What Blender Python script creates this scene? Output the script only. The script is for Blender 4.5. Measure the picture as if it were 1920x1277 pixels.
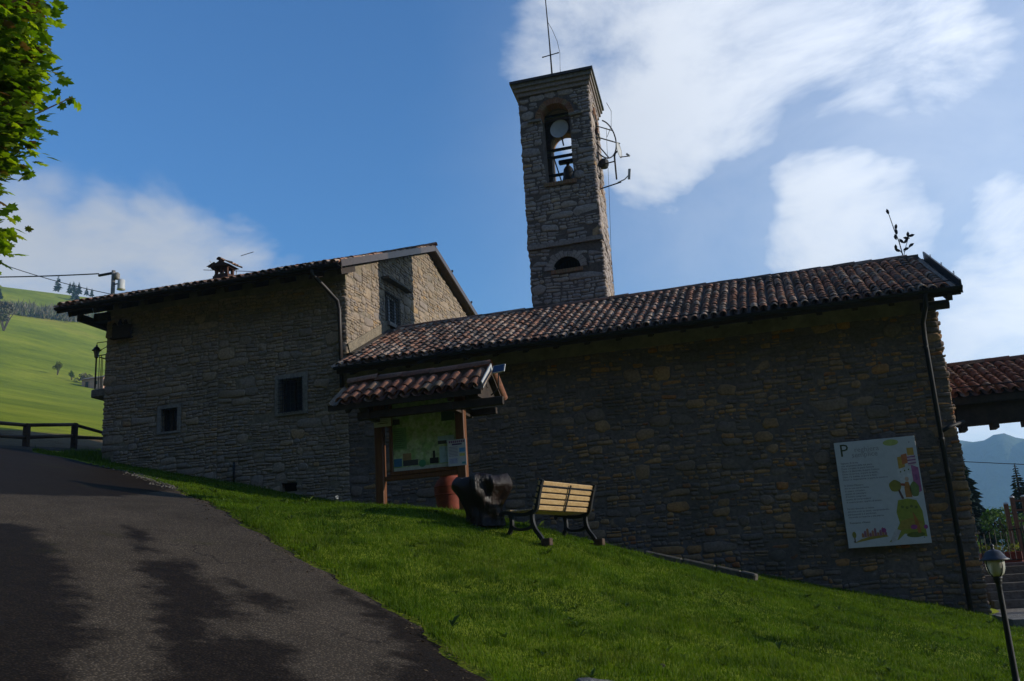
import bpy, bmesh, math, random
import numpy as np
from mathutils import Matrix, Vector

for _o in list(bpy.data.objects): bpy.data.objects.remove(_o)
scene = bpy.context.scene
COL = scene.collection
R_ = math.radians
rng = random.Random(7)
nrng = np.random.default_rng(11)

# ------------------------------------------------------------------ camera
cam_data = bpy.data.cameras.new('camera')
cam = bpy.data.objects.new('camera', cam_data)
COL.objects.link(cam)
cam_data.sensor_width = 36.0
cam_data.lens = 33.75
cam_data.clip_start = 0.1
cam_data.clip_end = 30000
# eye at the origin, yawed 15.27 deg to the left, pitched 14.28 deg up, rolled -3.64 deg
cam.rotation_mode = 'QUATERNION'
cam.rotation_quaternion = (Matrix.Rotation(R_(15.27), 4, 'Z') @ Matrix.Rotation(R_(90 + 14.28), 4, 'X')
                           @ Matrix.Rotation(R_(-3.64), 4, 'Z')).to_quaternion()
scene.camera = cam

# ------------------------------------------------------------------ light
SUN_EL, SUN_AZ = 15.0, 9.0          # azimuth measured from +X towards +Y (behind the facade)
sd = Vector((math.cos(R_(SUN_AZ)) * math.cos(R_(SUN_EL)), math.sin(R_(SUN_AZ)) * math.cos(R_(SUN_EL)), math.sin(R_(SUN_EL))))
sun_data = bpy.data.lights.new('sun', 'SUN')
sun_data.energy = 5.0
sun_data.angle = R_(0.6)
sun_data.color = (1.0, 0.92, 0.80)
sun = bpy.data.objects.new('sun', sun_data)
COL.objects.link(sun)
sun.rotation_euler = (-sd).to_track_quat('-Z', 'Y').to_euler()
sun.location = (60, 10, 40)

scene.view_settings.view_transform = 'Standard'
scene.view_settings.look = 'None'
scene.view_settings.exposure = 0.0
scene.view_settings.gamma = 1.0
scene.render.engine = 'CYCLES'
scene.cycles.use_denoising = True
scene.cycles.max_bounces = 5
scene.cycles.diffuse_bounces = 2
scene.cycles.transparent_max_bounces = 12
scene.cycles.volume_bounces = 1

SKY_STRENGTH = 0.14
world = bpy.data.worlds.new('World')
scene.world = world
world.use_nodes = True


def build_world():
    nt = world.node_tree
    N, L = nt.nodes, nt.links
    N.clear()
    out = N.new('ShaderNodeOutputWorld')
    bg = N.new('ShaderNodeBackground')
    bg.inputs['Strength'].default_value = SKY_STRENGTH
    sky = N.new('ShaderNodeTexSky')
    sky.sky_type = 'NISHITA'
    sky.sun_disc = False
    sky.sun_elevation = R_(SUN_EL)
    sky.sun_rotation = R_(90 - SUN_AZ)
    sky.altitude = 1200
    sky.air_density = 1.35
    sky.dust_density = 2.2
    sky.ozone_density = 2.0
    tc = N.new('ShaderNodeTexCoord')

    def math_(op, a, b=None, c=None, clamp=False):
        m = N.new('ShaderNodeMath'); m.operation = op; m.use_clamp = clamp
        for i, v in enumerate((a, b, c)):
            if v is None: continue
            if isinstance(v, (int, float)): m.inputs[i].default_value = v
            else: L.new(v, m.inputs[i])
        return m.outputs[0]

    def noise(scale, detail, rough, vec, dist=0.0):
        n = N.new('ShaderNodeTexNoise'); n.inputs['Scale'].default_value = scale
        n.inputs['Detail'].default_value = detail; n.inputs['Roughness'].default_value = rough
        n.inputs['Distortion'].default_value = dist
        L.new(vec, n.inputs['Vector'])
        return n
    vec = tc.outputs['Generated']
    # flatten the clouds a little: stretch the vertical axis of the noise domain
    mp = N.new('ShaderNodeMapping'); mp.inputs['Scale'].default_value = (1, 1, 1.9)
    L.new(vec, mp.inputs['Vector'])
    warp = noise(3.2, 5, 0.6, mp.outputs[0])
    w1 = N.new('ShaderNodeVectorMath'); w1.operation = 'SUBTRACT'
    L.new(warp.outputs['Color'], w1.inputs[0]); w1.inputs[1].default_value = (.5, .5, .5)
    w2 = N.new('ShaderNodeVectorMath'); w2.operation = 'SCALE'; w2.inputs['Scale'].default_value = 0.15
    L.new(w1.outputs[0], w2.inputs[0])
    w3 = N.new('ShaderNodeVectorMath'); w3.operation = 'ADD'
    L.new(vec, w3.inputs[0]); L.new(w2.outputs[0], w3.inputs[1])
    nv = N.new('ShaderNodeVectorMath'); nv.operation = 'NORMALIZE'; L.new(w3.outputs[0], nv.inputs[0])
    # banks of cloud: direction, angular radius in degrees, weight
    banks = [((-0.141, 0.833, 0.534), 3.3), ((-0.057, 0.855, 0.515), 4.6), ((0.028, 0.865, 0.501), 4.6), ((0.104, 0.871, 0.481), 4.2), ((0.176, 0.869, 0.463), 3.6),
             ((-0.093, 0.885, 0.457), 3.5), ((-0.080, 0.910, 0.407), 2.5), ((-0.014, 0.888, 0.459), 3.4), ((0.075, 0.943, 0.324), 2.7), ((0.112, 0.945, 0.307), 2.6),
             ((0.059, 0.933, 0.356), 1.9), ((0.226, 0.929, 0.293), 2.1), ((0.200, 0.961, 0.192), 2.9), ((0.237, 0.950, 0.205), 4.0), ((0.133, 0.961, 0.244), 1.3),
             ((-0.641, 0.690, 0.325), 3.1), ((-0.597, 0.730, 0.328), 2.8), ((-0.553, 0.764, 0.332), 2.7), ((-0.509, 0.797, 0.324), 2.4), ((-0.468, 0.829, 0.305), 1.9),
             ((-0.668, 0.680, 0.302), 3.5), ((-0.619, 0.727, 0.298), 3.2), ((-0.704, 0.630, 0.315), 4.0), ((0.286, 0.927, 0.242), 4.8), ((0.333, 0.879, 0.340), 4.1),
             ((-0.019, 0.812, 0.583), 5.4), ((0.165, 0.829, 0.535), 4.4), ((0.16, 0.98, 0.11), 5.0), ((0.26, 0.96, 0.10), 5.0), ((0.5, 0.84, 0.2), 9), ((-0.86, 0.42, 0.30), 8),
             ((-0.9, 0.0, 0.4), 9), ((-0.2, -0.8, 0.55), 10), ((0.7, -0.5, 0.5), 10)]
    acc = None
    for d, r in banks:
        v = Vector(d).normalized()
        dp = N.new('ShaderNodeVectorMath'); dp.operation = 'DOT_PRODUCT'
        L.new(nv.outputs[0], dp.inputs[0]); dp.inputs[1].default_value = v
        mr = N.new('ShaderNodeMapRange'); mr.interpolation_type = 'SMOOTHSTEP'
        mr.inputs['From Min'].default_value = math.cos(R_(r * 1.9)); mr.inputs['From Max'].default_value = math.cos(R_(r * .2))
        mr.inputs['To Min'].default_value = 0; mr.inputs['To Max'].default_value = 1
        L.new(dp.outputs['Value'], mr.inputs['Value'])
        acc = mr.outputs[0] if acc is None else math_('MAXIMUM', acc, mr.outputs[0])
    n1 = noise(5.0, 7, 0.62, mp.outputs[0], 0.4)
    n2 = noise(1.6, 3, 0.5, mp.outputs[0])
    dens = math_('ADD', math_('MULTIPLY', acc, 1.0), math_('MULTIPLY', math_('SUBTRACT', n1.outputs['Fac'], 0.5), 2.0))
    dens = math_('ADD', dens, math_('MULTIPLY', math_('SUBTRACT', n2.outputs['Fac'], 0.62), 0.5))
    mr = N.new('ShaderNodeMapRange'); mr.interpolation_type = 'SMOOTHSTEP'
    mr.inputs['From Min'].default_value = 0.20; mr.inputs['From Max'].default_value = 1.28
    L.new(dens, mr.inputs['Value'])
    cov = math_('MULTIPLY', mr.outputs[0], 0.90)
    # thin veil of high cloud towards the sun side
    vp = N.new('ShaderNodeVectorMath'); vp.operation = 'DOT_PRODUCT'
    L.new(nv.outputs[0], vp.inputs[0]); vp.inputs[1].default_value = Vector((.42, .86, .28)).normalized()
    vm = N.new('ShaderNodeMapRange'); vm.interpolation_type = 'SMOOTHSTEP'
    vm.inputs['From Min'].default_value = math.cos(R_(46)); vm.inputs['From Max'].default_value = math.cos(R_(8))
    vm.inputs['To Max'].default_value = .52; L.new(vp.outputs['Value'], vm.inputs['Value'])
    veil = math_('MULTIPLY', vm.outputs[0], math_('MULTIPLY_ADD', n1.outputs['Fac'], 1.0, .25), clamp=True)
    cov = math_('MAXIMUM', cov, veil)
    # cloud colour: brighter towards the sun
    sdp = N.new('ShaderNodeVectorMath'); sdp.operation = 'DOT_PRODUCT'
    L.new(vec, sdp.inputs[0]); sdp.inputs[1].default_value = sd
    cb = N.new('ShaderNodeMapRange'); cb.inputs['From Min'].default_value = -0.45; cb.inputs['From Max'].default_value = 0.42
    L.new(sdp.outputs['Value'], cb.inputs['Value'])
    cbp = math_('MULTIPLY_ADD', math_('POWER', cb.outputs[0], 1.6), CLOUD_HI - CLOUD_LO, CLOUD_LO)
    thick = N.new('ShaderNodeMapRange'); thick.inputs['From Min'].default_value = .3; thick.inputs['From Max'].default_value = .8
    thick.inputs['To Min'].default_value = 1.08; thick.inputs['To Max'].default_value = .86
    L.new(n2.outputs['Fac'], thick.inputs['Value'])
    cbt = math_('MULTIPLY', cbp, thick.outputs[0])
    cc = N.new('ShaderNodeMix'); cc.data_type = 'RGBA'; cc.blend_type = 'MULTIPLY'; cc.inputs['Factor'].default_value = 1
    cc.inputs['A'].default_value = (0.87, 0.92, 1.0, 1)
    L.new(cbt, cc.inputs['B'])
    sc = N.new('ShaderNodeMix'); sc.data_type = 'RGBA'; sc.blend_type = 'MULTIPLY'; sc.inputs['Factor'].default_value = 1
    sc.inputs['B'].default_value = SKY_TINT
    L.new(sky.outputs[0], sc.inputs['A'])
    mix = N.new('ShaderNodeMix'); mix.data_type = 'RGBA'
    L.new(cov, mix.inputs['Factor']); L.new(sc.outputs['Result'], mix.inputs['A']); L.new(cc.outputs['Result'], mix.inputs['B'])
    L.new(mix.outputs['Result'], bg.inputs['Color'])
    L.new(bg.outputs[0], out.inputs['Surface'])


CLOUD_LO, CLOUD_HI = 4.6, 9.0
SKY_TINT = (.46, .86, 1.36, 1)
build_world()

# ------------------------------------------------------------------ helpers
WL = {}          # world position of every object that can be a parent


def link(o, parent=None, origin=(0, 0, 0)):
    COL.objects.link(o)
    o.rotation_mode = 'XYZ'
    p = WL[parent.name] if parent is not None else Vector((0, 0, 0))
    if parent is not None: o.parent = parent
    o.location = Vector(origin) - p
    WL[o.name] = Vector(origin)
    return o


def tag(o, label=None, cat=None, group=None, kind=None):
    if label: o['label'] = label
    if cat: o['category'] = cat
    if group: o['group'] = group
    if kind: o['kind'] = kind
    return o


def empty(name, loc, label=None, cat=None, group=None, parent=None):
    o = bpy.data.objects.new(name, None)
    o.empty_display_size = .2
    link(o, parent, loc)
    return tag(o, label, cat, group)


class MB:
    """collects faces; build() makes one mesh object"""
    def __init__(s): s.v, s.f, s.t, s.tone = [], [], [], 0.0

    def add(s, verts, faces, tone=None):
        b = len(s.v)
        s.v.extend([tuple(p) for p in verts])
        s.f.extend([tuple(i + b for i in f) for f in faces])
        s.t.extend([s.tone if tone is None else tone] * len(verts))
        return s

    def box(s, x0, x1, y0, y1, z0, z1, tone=None, bev=0.0):
        if bev <= 0:
            v = [(x, y, z) for z in (z0, z1) for y in (y0, y1) for x in (x0, x1)]
            f = [(0, 2, 3, 1), (4, 5, 7, 6), (0, 1, 5, 4), (2, 6, 7, 3), (0, 4, 6, 2), (1, 3, 7, 5)]
            return s.add(v, f, tone)
        c = Vector(((x0 + x1) / 2, (y0 + y1) / 2, (z0 + z1) / 2))
        return s.obox(c, (1, 0, 0), (0, 1, 0), (0, 0, 1), (x1 - x0) / 2, (y1 - y0) / 2, (z1 - z0) / 2, tone, bev)

    def obox(s, c, a, b, n, ha, hb, hn, tone=None, bev=0.0):
        c, a, b, n = Vector(c), Vector(a).normalized(), Vector(b).normalized(), Vector(n).normalized()
        if bev <= 0:
            v = [c + a * (ha * i) + b * (hb * j) + n * (hn * k) for k in (-1, 1) for j in (-1, 1) for i in (-1, 1)]
            f = [(0, 2, 3, 1), (4, 5, 7, 6), (0, 1, 5, 4), (2, 6, 7, 3), (0, 4, 6, 2), (1, 3, 7, 5)]
            return s.add(v, f, tone)
        e = min(bev, ha * .45, hb * .45, hn * .45)
        idx, v = {}, []
        for k in (-1, 1):
            for j in (-1, 1):
                for i in (-1, 1):
                    for ax in range(3):
                        d = [ha, hb, hn]
                        q = [d[m] if m == ax else d[m] - e for m in range(3)]
                        idx[(i, j, k, ax)] = len(v)
                        v.append(c + a * (i * q[0]) + b * (j * q[1]) + n * (k * q[2]))
        f = []
        I = idx
        for sgn in (-1, 1):
            f.append(tuple(I[(sgn, j, k, 0)] for j, k in ((-1, -1), (1, -1), (1, 1), (-1, 1))))
            f.append(tuple(I[(i, sgn, k, 1)] for i, k in ((-1, -1), (-1, 1), (1, 1), (1, -1))))
            f.append(tuple(I[(i, j, sgn, 2)] for i, j in ((-1, -1), (1, -1), (1, 1), (-1, 1))))
        for p in (-1, 1):
            for q in (-1, 1):
                f.append((I[(-1, p, q, 1)], I[(1, p, q, 1)], I[(1, p, q, 2)], I[(-1, p, q, 2)]))
                f.append((I[(p, -1, q, 0)], I[(p, 1, q, 0)], I[(p, 1, q, 2)], I[(p, -1, q, 2)]))
                f.append((I[(p, q, -1, 0)], I[(p, q, 1, 0)], I[(p, q, 1, 1)], I[(p, q, -1, 1)]))
        for k in (-1, 1):
            for j in (-1, 1):
                for i in (-1, 1):
                    f.append((I[(i, j, k, 0)], I[(i, j, k, 1)], I[(i, j, k, 2)]))
        return s.add(v, f, tone)

    def beam(s, p, q, w, h, up=(0, 0, 1), tone=None, bev=0.0):
        p, q = Vector(p), Vector(q)
        a = (q - p)
        ln = a.length
        a.normalize()
        up = Vector(up)
        b = up.cross(a)
        if b.length < 1e-5: b = Vector((1, 0, 0)).cross(a)
        b.normalize()
        n = a.cross(b)
        return s.obox((p + q) / 2, a, b, n, ln / 2, w / 2, h / 2, tone, bev)

    def tube(s, pts, r, n=8, tone=None, cap=True):
        pts = [Vector(p) for p in pts]
        rr = r if isinstance(r, (list, tuple)) else [r] * len(pts)
        v, f = [], []
        ref = Vector((0, 0, 1))
        for i, p in enumerate(pts):
            d = (pts[min(i + 1, len(pts) - 1)] - pts[max(i - 1, 0)]).normalized()
            u = ref.cross(d)
            if u.length < 1e-3: u = Vector((1, 0, 0)).cross(d)
            u.normalize(); w = d.cross(u)
            for k in range(n):
                a = 2 * math.pi * k / n
                v.append(p + (u * math.cos(a) + w * math.sin(a)) * rr[i])
        for i in range(len(pts) - 1):
            for k in range(n):
                k2 = (k + 1) % n
                f.append((i * n + k, i * n + k2, (i + 1) * n + k2, (i + 1) * n + k))
        if cap:
            f.append(tuple(range(n - 1, -1, -1)))
            f.append(tuple(range((len(pts) - 1) * n, len(pts) * n)))
        return s.add(v, f, tone)

    def lathe(s, c, prof, n=20, tone=None, axis=None, closed=True, jit=None):
        """prof: list of (radius, height) from bottom to top"""
        c = Vector(c)
        v, f = [], []
        for i, (r, h) in enumerate(prof):
            for k in range(n):
                a = 2 * math.pi * k / n
                rr = r * (jit(a, h) if jit else 1)
                v.append(c + Vector((rr * math.cos(a), rr * math.sin(a), h)))
        for i in range(len(prof) - 1):
            for k in range(n):
                k2 = (k + 1) % n
                f.append((i * n + k, i * n + k2, (i + 1) * n + k2, (i + 1) * n + k))
        if closed:
            f.append(tuple(range(n - 1, -1, -1)))
            f.append(tuple(range((len(prof) - 1) * n, len(prof) * n)))
        return s.add(v, f, tone)

    def prism(s, poly, fn, w0, w1, tone=None):
        """poly in (u,v); fn(u,v,w) -> world"""
        n = len(poly)
        v = [fn(u, q, w0) for u, q in poly] + [fn(u, q, w1) for u, q in poly]
        f = [tuple(range(n - 1, -1, -1)), tuple(range(n, 2 * n))]
        for i in range(n):
            j = (i + 1) % n
            f.append((i, j, n + j, n + i))
        return s.add(v, f, tone)

    def build(s, name, mat, parent=None, smooth=False, origin=None, **kw):
        V = np.array([tuple(p) for p in s.v], dtype=np.float64)
        if origin is None:
            lo, hi = V.min(0), V.max(0)
            origin = ((lo[0] + hi[0]) / 2, (lo[1] + hi[1]) / 2, lo[2] if parent is None else (lo[2] + hi[2]) / 2)
        o = mesh_obj(name, V - np.array(origin), s.f, mat, s.t, smooth)
        link(o, parent, origin)
        return tag(o, **kw)


def mesh_obj(name, V, F, mat, tone=None, smooth=False):
    me = bpy.data.meshes.new(name)
    me.from_pydata([tuple(p) for p in V], [], F)
    if tone is not None and any(t != 0.0 for t in tone[:1]) or (tone is not None and len(set(tone[:4000])) > 1):
        at = me.attributes.new('tone', 'FLOAT', 'POINT')
        at.data.foreach_set('value', np.asarray(tone, dtype=np.float32))
    me.materials.append(mat)
    if smooth: me.polygons.foreach_set('use_smooth', np.ones(len(me.polygons), dtype=bool))
    me.update()
    return bpy.data.objects.new(name, me)


def np_mesh(name, V, tris, mat, tone=None, smooth=False, quads=None):
    """fast path for large arrays of triangles or quads"""
    me = bpy.data.meshes.new(name)
    k = 3 if quads is None else 4
    F = tris if quads is None else quads
    me.vertices.add(len(V)); me.vertices.foreach_set('co', np.ascontiguousarray(V, dtype=np.float32).ravel())
    me.loops.add(F.size); me.loops.foreach_set('vertex_index', np.ascontiguousarray(F, dtype=np.int32).ravel())
    me.polygons.add(len(F)); me.polygons.foreach_set('loop_start', np.arange(0, F.size, k, dtype=np.int32))
    if smooth: me.polygons.foreach_set('use_smooth', np.ones(len(F), dtype=bool))
    if tone is not None:
        at = me.attributes.new('tone', 'FLOAT', 'POINT')
        at.data.foreach_set('value', np.asarray(tone, dtype=np.float32))
    me.materials.append(mat)
    me.update(calc_edges=True)
    me.validate()
    return bpy.data.objects.new(name, me)


# ------------------------------------------------------------------ materials
def mat(name, ramp, rough=0.8, scale=6.0, var=0.35, bump=0.3, bump_scale=40.0, tone=False, spec=0.3, metal=0.0,
        trans=None, stretch=None, dirt=None, dirt_scale=1.5, coat=0.0, world_pos=True, bump_dist=0.01, detail=6):
    """ramp: one colour or list of (pos, colour); tone: pick along the ramp by the per-piece tone + object random"""
    m = bpy.data.materials.new(name)
    m.use_nodes = True
    nt = m.node_tree; N, L = nt.nodes, nt.links
    b = N['Principled BSDF']
    b.inputs['Roughness'].default_value = rough
    b.inputs['Metallic'].default_value = metal
    b.inputs['Specular IOR Level'].default_value = spec
    b.inputs['Coat Weight'].default_value = coat
    b.inputs['Coat Roughness'].default_value = .12
    geo = N.new('ShaderNodeNewGeometry')
    vec = geo.outputs['Position']
    if stretch:
        mp = N.new('ShaderNodeMapping'); mp.inputs['Scale'].default_value = stretch
        L.new(vec, mp.inputs['Vector']); vec = mp.outputs[0]
    nz = N.new('ShaderNodeTexNoise'); nz.inputs['Scale'].default_value = scale; nz.inputs['Detail'].default_value = detail
    nz.inputs['Roughness'].default_value = .62
    L.new(vec, nz.inputs['Vector'])
    if not isinstance(ramp, list): ramp = [(0, ramp)]
    cr = N.new('ShaderNodeValToRGB')
    el = cr.color_ramp.elements
    while len(el) < len(ramp): el.new(.5)
    while len(el) > len(ramp): el.remove(el[-1])
    for e, (p, c) in zip(el, ramp):
        e.position = p; e.color = (*c, 1)
    if tone:
        at = N.new('ShaderNodeAttribute'); at.attribute_name = 'tone'
        oi = N.new('ShaderNodeObjectInfo')
        ad = N.new('ShaderNodeMath'); ad.operation = 'ADD'
        L.new(at.outputs['Fac'], ad.inputs[0])
        if tone == 'obj': L.new(oi.outputs['Random'], ad.inputs[1])
        else: ad.inputs[1].default_value = 0
        fr = N.new('ShaderNodeMath'); fr.operation = 'FRACT'; L.new(ad.outputs[0], fr.inputs[0])
        n2 = N.new('ShaderNodeMath'); n2.operation = 'MULTIPLY_ADD'
        L.new(nz.outputs['Fac'], n2.inputs[0]); n2.inputs[1].default_value = .22
        sb = N.new('ShaderNodeMath'); sb.operation = 'SUBTRACT'; L.new(fr.outputs[0], sb.inputs[0]); sb.inputs[1].default_value = .11
        L.new(sb.outputs[0], n2.inputs[2])
        L.new(n2.outputs[0], cr.inputs[0])
    else:
        L.new(nz.outputs['Fac'], cr.inputs[0])
    mr = N.new('ShaderNodeMapRange')
    mr.inputs['From Min'].default_value = .3; mr.inputs['From Max'].default_value = .7
    mr.inputs['To Min'].default_value = 1 - var; mr.inputs['To Max'].default_value = 1 + var * .6
    nb = N.new('ShaderNodeTexNoise'); nb.inputs['Scale'].default_value = scale * 3.1; nb.inputs['Detail'].default_value = 4
    L.new(vec, nb.inputs['Vector'])
    L.new(nb.outputs['Fac'], mr.inputs['Value'])
    mx = N.new('ShaderNodeMix'); mx.data_type = 'RGBA'; mx.blend_type = 'MULTIPLY'; mx.inputs['Factor'].default_value = 1
    L.new(cr.outputs['Color'], mx.inputs['A']); L.new(mr.outputs[0], mx.inputs['B'])
    colr = mx.outputs['Result']
    if dirt:
        nd = N.new('ShaderNodeTexNoise'); nd.inputs['Scale'].default_value = dirt_scale; nd.inputs['Detail'].default_value = 5
        nd.inputs['Roughness'].default_value = .65
        L.new(vec, nd.inputs['Vector'])
        dr = N.new('ShaderNodeMapRange'); dr.inputs['From Min'].default_value = .48; dr.inputs['From Max'].default_value = .72
        dr.inputs['To Max'].default_value = .75; L.new(nd.outputs['Fac'], dr.inputs['Value'])
        dm = N.new('ShaderNodeMix'); dm.data_type = 'RGBA'
        L.new(dr.outputs[0], dm.inputs['Factor']); L.new(colr, dm.inputs['A']); dm.inputs['B'].default_value = (*dirt, 1)
        colr = dm.outputs['Result']
    L.new(colr, b.inputs['Base Color'])
    if bump > 0:
        bp = N.new('ShaderNodeBump'); bp.inputs['Strength'].default_value = bump; bp.inputs['Distance'].default_value = bump_dist
        nn = N.new('ShaderNodeTexNoise'); nn.inputs['Scale'].default_value = bump_scale; nn.inputs['Detail'].default_value = 6
        nn.inputs['Roughness'].default_value = .65
        L.new(vec, nn.inputs['Vector']); L.new(nn.outputs['Fac'], bp.inputs['Height']); L.new(bp.outputs[0], b.inputs['Normal'])
    if trans:
        tr = N.new('ShaderNodeBsdfTranslucent')
        tm = N.new('ShaderNodeMix'); tm.data_type = 'RGBA'; tm.blend_type = 'MULTIPLY'; tm.inputs['Factor'].default_value = 1
        L.new(colr, tm.inputs['A']); tm.inputs['B'].default_value = (*trans[1], 1)
        L.new(tm.outputs['Result'], tr.inputs['Color'])
        ms = N.new('ShaderNodeMixShader'); ms.inputs[0].default_value = trans[0]
        L.new(b.outputs[0], ms.inputs[1]); L.new(tr.outputs[0], ms.inputs[2])
        L.new(ms.outputs[0], N['Material Output'].inputs['Surface'])
    return m


def glass_mat(name, tint=(.02, .025, .03), rough=.06):
    m = bpy.data.materials.new(name); m.use_nodes = True
    b = m.node_tree.nodes['Principled BSDF']
    b.inputs['Base Color'].default_value = (*tint, 1); b.inputs['Roughness'].default_value = rough
    b.inputs['Specular IOR Level'].default_value = .6
    return m


M = {}
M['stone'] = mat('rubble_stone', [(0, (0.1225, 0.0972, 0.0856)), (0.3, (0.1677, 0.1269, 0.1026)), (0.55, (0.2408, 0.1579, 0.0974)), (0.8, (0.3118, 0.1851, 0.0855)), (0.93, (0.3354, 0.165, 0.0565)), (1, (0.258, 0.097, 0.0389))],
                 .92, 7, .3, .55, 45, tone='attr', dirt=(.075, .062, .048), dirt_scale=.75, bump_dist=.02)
M['stone_pale'] = mat('limestone', [(0, (0.209, 0.1728, 0.1476)), (0.4, (0.2755, 0.216, 0.164)), (0.75, (0.323, 0.2376, 0.1558)), (0.95, (0.3325, 0.216, 0.1066)), (1, (0.2565, 0.1382, 0.0656))],
                      .92, 7, .3, .55, 45, tone='attr', dirt=(.14, .115, .085), dirt_scale=.9, bump_dist=.02)
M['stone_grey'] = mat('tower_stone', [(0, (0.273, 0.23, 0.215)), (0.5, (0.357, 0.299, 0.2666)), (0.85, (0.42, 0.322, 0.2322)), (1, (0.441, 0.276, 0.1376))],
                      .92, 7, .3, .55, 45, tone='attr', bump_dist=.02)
M['mortar'] = mat('lime_mortar', [(0.3, (0.1105, 0.0902, 0.0829)), (0.7, (0.1615, 0.1263, 0.1094))], .95, 5, .3, .8, 60, dirt=(.075, .062, .048), dirt_scale=.75, bump_dist=.03)
M['mortar_pale'] = mat('pale_mortar', [(0.3, (0.17, 0.1424, 0.105)), (0.7, (0.238, 0.1925, 0.133))], .95, 5, .3, .8, 60, bump_dist=.03)
M['plaster'] = mat('plaster_band', [(0.3, (0.16, 0.1395, 0.09)), (0.7, (0.22, 0.1845, 0.12))], .9, 2.5, .2, .25, 30, dirt=(.08, .075, .05))
M['tile'] = mat('clay_tile', [(0, (0.1485, 0.1193, 0.1026)), (0.22, (0.243, 0.157, 0.114)), (0.45, (0.3915, 0.1883, 0.1197)), (0.62, (0.4455, 0.2197, 0.1368)), (0.8, (0.567, 0.3892, 0.285)), (0.92, (0.459, 0.339, 0.2508)), (1, (0.216, 0.1632, 0.1368))],
                .85, 12, .35, .35, 60, tone='obj', dirt=(.06, .055, .045), dirt_scale=9)
M['tile_red'] = mat('red_clay_tile', [(0, (0.2434, 0.0975, 0.059)), (0.4, (0.2808, 0.1268, 0.0787)), (0.7, (0.2246, 0.0829, 0.0492)), (0.85, (0.2995, 0.2145, 0.1476)), (1, (0.2621, 0.117, 0.0689))],
                    .85, 12, .35, .35, 60, tone='obj', dirt=(.10, .07, .05), dirt_scale=9)
M['metal'] = mat('dark_metal', (.014, .013, .013), .6, 8, .3, .1, 60, spec=.25)
M['metal_brown'] = mat('brown_sheet_metal', (.075, .054, .043), .4, 5, .25, .05, 40, spec=.5, metal=.5)
M['pipe_brown'] = mat('brown_pipe', (.022, .016, .014), .5, 5, .25, .05, 40, spec=.35)
M['copper'] = mat('weathered_copper', (.05, .045, .045), .42, 5, .35, .1, 40, spec=.5, metal=.4)
M['iron'] = mat('cast_iron', (.009, .009, .0095), .55, 10, .3, .15, 80, spec=.3)
M['wood_dark'] = mat('tarred_wood', [(.3, (.020, .014, .010)), (.7, (.045, .028, .018))], .75, 5, .3, .4, 30, stretch=(1, 1, 1))
M['wood_red'] = mat('varnished_larch', [(.25, (.075, .024, .007)), (.55, (.125, .044, .013)), (.8, (.18, .075, .025))], .5, 3, .3, .25, 20, stretch=(7, 7, .7), spec=.4)
M['wood_slat'] = mat('bench_slat_wood', [(0.3, (0.32, 0.1932, 0.0808)), (0.7, (0.44, 0.3024, 0.1425))], .5, 3, .2, .15, 20, stretch=(9, 1.2, 9), spec=.35)
M['wood_fence'] = mat('fence_wood', [(.3, (.045, .028, .018)), (.7, (.085, .05, .03))], .8, 4, .3, .4, 30, stretch=(2, 2, 6))
M['wood_play'] = mat('play_frame_wood', [(.3, (.13, .05, .025)), (.7, (.20, .085, .04))], .7, 4, .3, .3, 30, stretch=(5, 5, 1))
M['brick'] = mat('brick', [(0, (.22, .10, .055)), (.5, (.28, .14, .075)), (1, (.24, .17, .10))], .9, 9, .3, .4, 50, tone='attr')
M['brick_dark'] = mat('shade_dark_brick', [(0, (0.063, 0.0315, 0.0225)), (0.5, (0.091, 0.042, 0.03)), (1, (0.077, 0.056, 0.0375))], .9, 9, .3, .4, 50, tone='attr')  # brick colours darkened so the chimney looks shaded
M['terracotta'] = mat('terracotta', [(.3, (.15, .026, .013)), (.7, (.21, .045, .022))], .7, 4, .25, .2, 30)
M['stump'] = mat('varnished_stump', [(.3, (.005, .002, .0012)), (.7, (.020, .0075, .0035))], .26, 5, .5, .7, 8, stretch=(5, 5, .5), spec=.32, coat=.0, bump_dist=.05)
M['white_board'] = mat('sign_panel_white', (.44, .45, .48), .5, 3, .06, 0, spec=.25)
M['grey_panel'] = mat('grey_plastic', (.42, .42, .41), .5, 3, .08, 0)
M['asphalt_kerb'] = mat('kerb_stone', [(.3, (.17, .155, .14)), (.7, (.25, .23, .20))], .9, 5, .3, .5, 40)
M['kerb'] = mat('dark_kerb', [(.3, (.06, .055, .045)), (.7, (.12, .105, .085))], .95, 5, .3, .5, 40)  # darker version of the kerb stone colours
M['rock'] = mat('field_rock', [(.3, (.14, .13, .12)), (.7, (.22, .20, .18))], .95, 3, .3, .8, 15, bump_dist=.05)
M['glass'] = glass_mat('window_glass')
M['solar'] = glass_mat('solar_cell', (.012, .02, .06), .15)
M['dark_recess'] = mat('dark_interior', (.012, .010, .009), .95, 3, .2, 0)  # near-black colour stands in for the shade inside openings
M['leaf'] = mat('maple_leaf', [(0, (.05, .10, .005)), (.4, (.09, .155, .008)), (.88, (.17, .235, .014)), (.95, (.06, .03, .02)), (1, (.05, .03, .02))], .55, 5, .2, 0, tone='obj', spec=.35, trans=(.6, (2.3, 2.2, .5)))
M['bark'] = mat('bark', [(.3, (.045, .032, .024)), (.7, (.10, .075, .055))], .95, 6, .3, .7, 25, stretch=(4, 4, 1), bump_dist=.03)
M['needle'] = mat('spruce_needles', [(0, (.015, .035, .018)), (1, (.035, .065, .03))], .8, 4, .3, 0, tone='attr')
M['bush'] = mat('shrub_leaves', [(0, (.035, .075, .015)), (.6, (.06, .12, .02)), (1, (.10, .14, .03))], .7, 4, .3, 0, tone='attr', trans=(.35, (1.4, 1.5, .7)))
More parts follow.
